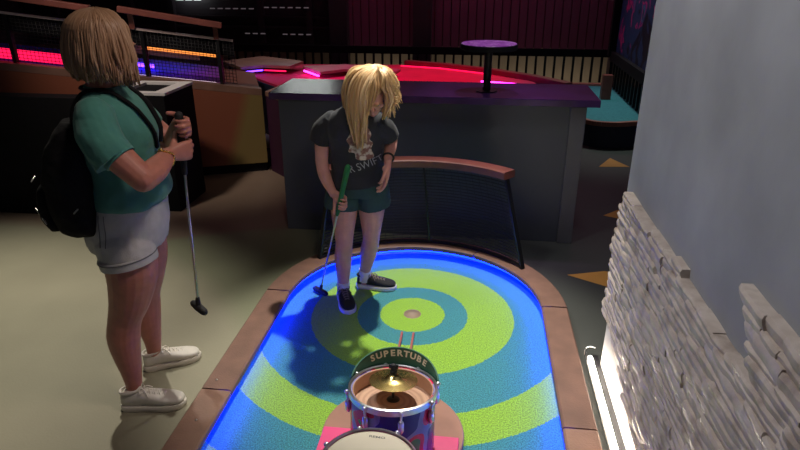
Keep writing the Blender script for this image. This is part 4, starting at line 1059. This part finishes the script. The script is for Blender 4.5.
# the woman's putter
pw = thing('putter', 'putter with black grip held upright by the woman above the floor', 'putter', tuple(SB))
bm = NB(); tube(bm, [SB+WA*.02, son(1.10)], .0055, 10, 0); obj('shaft', bm, M['steel'], pw)
bm = NB(); tube(bm, [son(1.03), son(1.10), son(1.2), son(1.258)], [.011, .0135, .0150, .0165], 14, 3); obj('grip', bm, M['rubber_black'], pw)
hx = V((.80, -.58, -.10)).normalized()
bm = NB(); tube(bm, [SB-hx*.040, SB, SB+hx*.045], [.015, .018, .016], 14, 2); tube(bm, [SB, SB+WA*.045], [.013, .009], 12, 1); obj('putter_head', bm, M['rubber_black'], pw)
# backpack
bp_ = thing('backpack', 'black backpack on the back of the woman in the teal shirt', 'backpack', (-1.60, 2.13, .75))
bm = NB()
bB = -wF
loft(bm, [((-1.475, 2.050, 0.825), wR*.075, wF*.055), ((-1.490, 2.047, 0.870), wR*.115, wF*.080), ((-1.500, 2.045, 1.000), wR*.128, wF*.090), ((-1.490, 2.045, 1.120), wR*.120, wF*.078), ((-1.470, 2.050, 1.220), wR*.10, wF*.056), ((-1.455, 2.055, 1.270), wR*.06, wF*.03)], 32, 4, 2.6)
me = fuse(bm, .006, 5); wrinkle(me, .008, 12, 1, 8); obj('pack', me, M['bag'], bp_)
bm = NB(); loft(bm, [((-1.565, 2.025, 0.860), wR*.075, wF*.028), ((-1.580, 2.025, 0.920), wR*.095, wF*.036), ((-1.580, 2.025, 1.010), wR*.090, wF*.032), ((-1.565, 2.025, 1.050), wR*.06, wF*.02)], 24, 4, 2.8); obj('front_pocket', bm, M['bag'], bp_)
for q, sy in ((1, 0), (-1, 0)):
    o_ = wR*(.090*q)
    bm = NB(); base = V((-1.385, 2.17, 0))+o_
    raw = [V((-1.53, 2.12, 1.15))+o_*.9, base-wF*.115+o_*.25+ZZ*1.30, base-wF*.05+o_*.2+ZZ*1.365, base+wF*.03+o_*.05+ZZ*1.368, base+wF*.10-o_*.2+ZZ*1.31, base+wF*.15-o_*.45+ZZ*1.22, base+wF*.16-o_*.55+ZZ*1.14]
    P_ = []
    for p in crv(raw, 3):
        loc, nrm, ix, d = shirt_bvh.find_nearest(p); P_.append(loc+nrm*.007 if d < .16 else p)
    tube(bm, P_, [.0065]*len(P_), 8, 1, 2.5, wR, rcap=False); obj('strap', bm, M['bag'], bp_)
for (a, b) in (((-1.607, 1.955, .950), (-1.550, 1.920, .905)), ((-1.590, 1.945, 1.06), (-1.595, 1.975, 1.07)), ((-1.435, 1.925, .950), (-1.420, 1.93, .965))):
    bm = NB(); tube(bm, [a, tuple((V(a)+V(b))/2), b], .0028, 6, 1); obj('zipper', bm, M['zip'], bp_)

# ================================================================== LIGHT, CAMERA
W = bpy.data.worlds.new('World'); sc.world = W; W.use_nodes = True
W.node_tree.nodes['Background'].inputs['Color'].default_value = (.36, .36, .46, 1)
W.node_tree.nodes['Background'].inputs['Strength'].default_value = 0.095
spot('spot_green', (-.18, 3.60, 3.60), (-.22, 2.62, 0), 620, 40, (1.0, .95, .85), .7, .05)
spot('spot_floor', (-2.2, 4.0, 3.60), (-2.85, 2.1, 0), 560, 62, (1.0, .93, .80), 1.0, .06)
spot('spot_wall', (-1.3, 1.9, 3.70), (.66, 2.0, 1.1), 245, 66, (.97, .96, 1.0), .9, .25)
spot('spot_counter', (.7, 3.1, 3.6), (.45, 4.1, .9), 60, 50, (.90, .84, 1.0), .9, .2)
spot('spot_front', (.6, -.4, 2.7), (-.6, 2.98, .85), 105, 21, (1.0, .80, .74), .9, .3)
spot('spot_side', (.5, 1.7, 3.6), (-1.32, 2.13, 1.05), 125, 33, (1.0, .80, .70), .9, .25)
spot('spot_table', (.1, 4.7, 3.7), (.1, 4.2, 1.3), 75, 26, (.85, .45, 1.0), .8, .1)
spot('lane_blue', (-2.3, 6.6, 3.0), (-2.35, 6.9, .6), 40, 26, (.08, .10, 1.0), .8, .1)
spot('lane_magenta', (-1.4, 6.5, 3.0), (-1.45, 6.9, .6), 140, 34, (1.0, .02, .62), .8, .1)
spot('lane_red', (-.4, 6.7, 3.0), (-.5, 7.1, .5), 190, 52, (1.0, .02, .18), .8, .1)
spot('lane_violet', (-3.05, 5.2, 3.2), (-3.0, 5.5, .9), 60, 30, (.30, .08, 1.0), .8, .1)
spot('spot_teal', (1.5, 7.4, 3.5), (1.5, 7.2, 0), 130, 60, (.85, 1.0, .95), .8, .15)
area('wash_slats', (.4, 8.75, 3.4), (.3, 9.3, 1.0), 30, 4.5, .2, (1.0, .42, .64))
area('wash_beige', (.3, 9.05, .04), (.3, 9.4, .35), 3.8, 5.0, .08, (1.0, .84, .64))
spot('spot_back', (-2.2, 6.0, 3.4), (-2.2, 7.2, .7), 70, 40, (1.0, .86, .76), .9, .12)
spot('spot_lane', (-2.8, 3.0, 3.6), (-2.6, 5.1, .7), 230, 44, (1.0, .82, .70), .9, .15)
area('wall_washer', (-2.35, 9.0, 1.95), (-1.1, 4.2, 1.0), 4.5, 1.0, .30, (.95, 1.0, .97))
cam = bpy.data.cameras.new('camera'); cam.sensor_width = 36; cam.lens = 27.72; cam.clip_start = .05
co = bpy.data.objects.new('camera', cam); C.objects.link(co); co.location = (0, 0, 1.79)
co.rotation_euler = (math.radians(67), 0, math.radians(7)); sc.camera = co
vs = sc.view_settings; vs.view_transform = 'Standard'; vs.look = 'None'; vs.gamma = 1; vs.exposure = 0; vs.use_curve_mapping = False
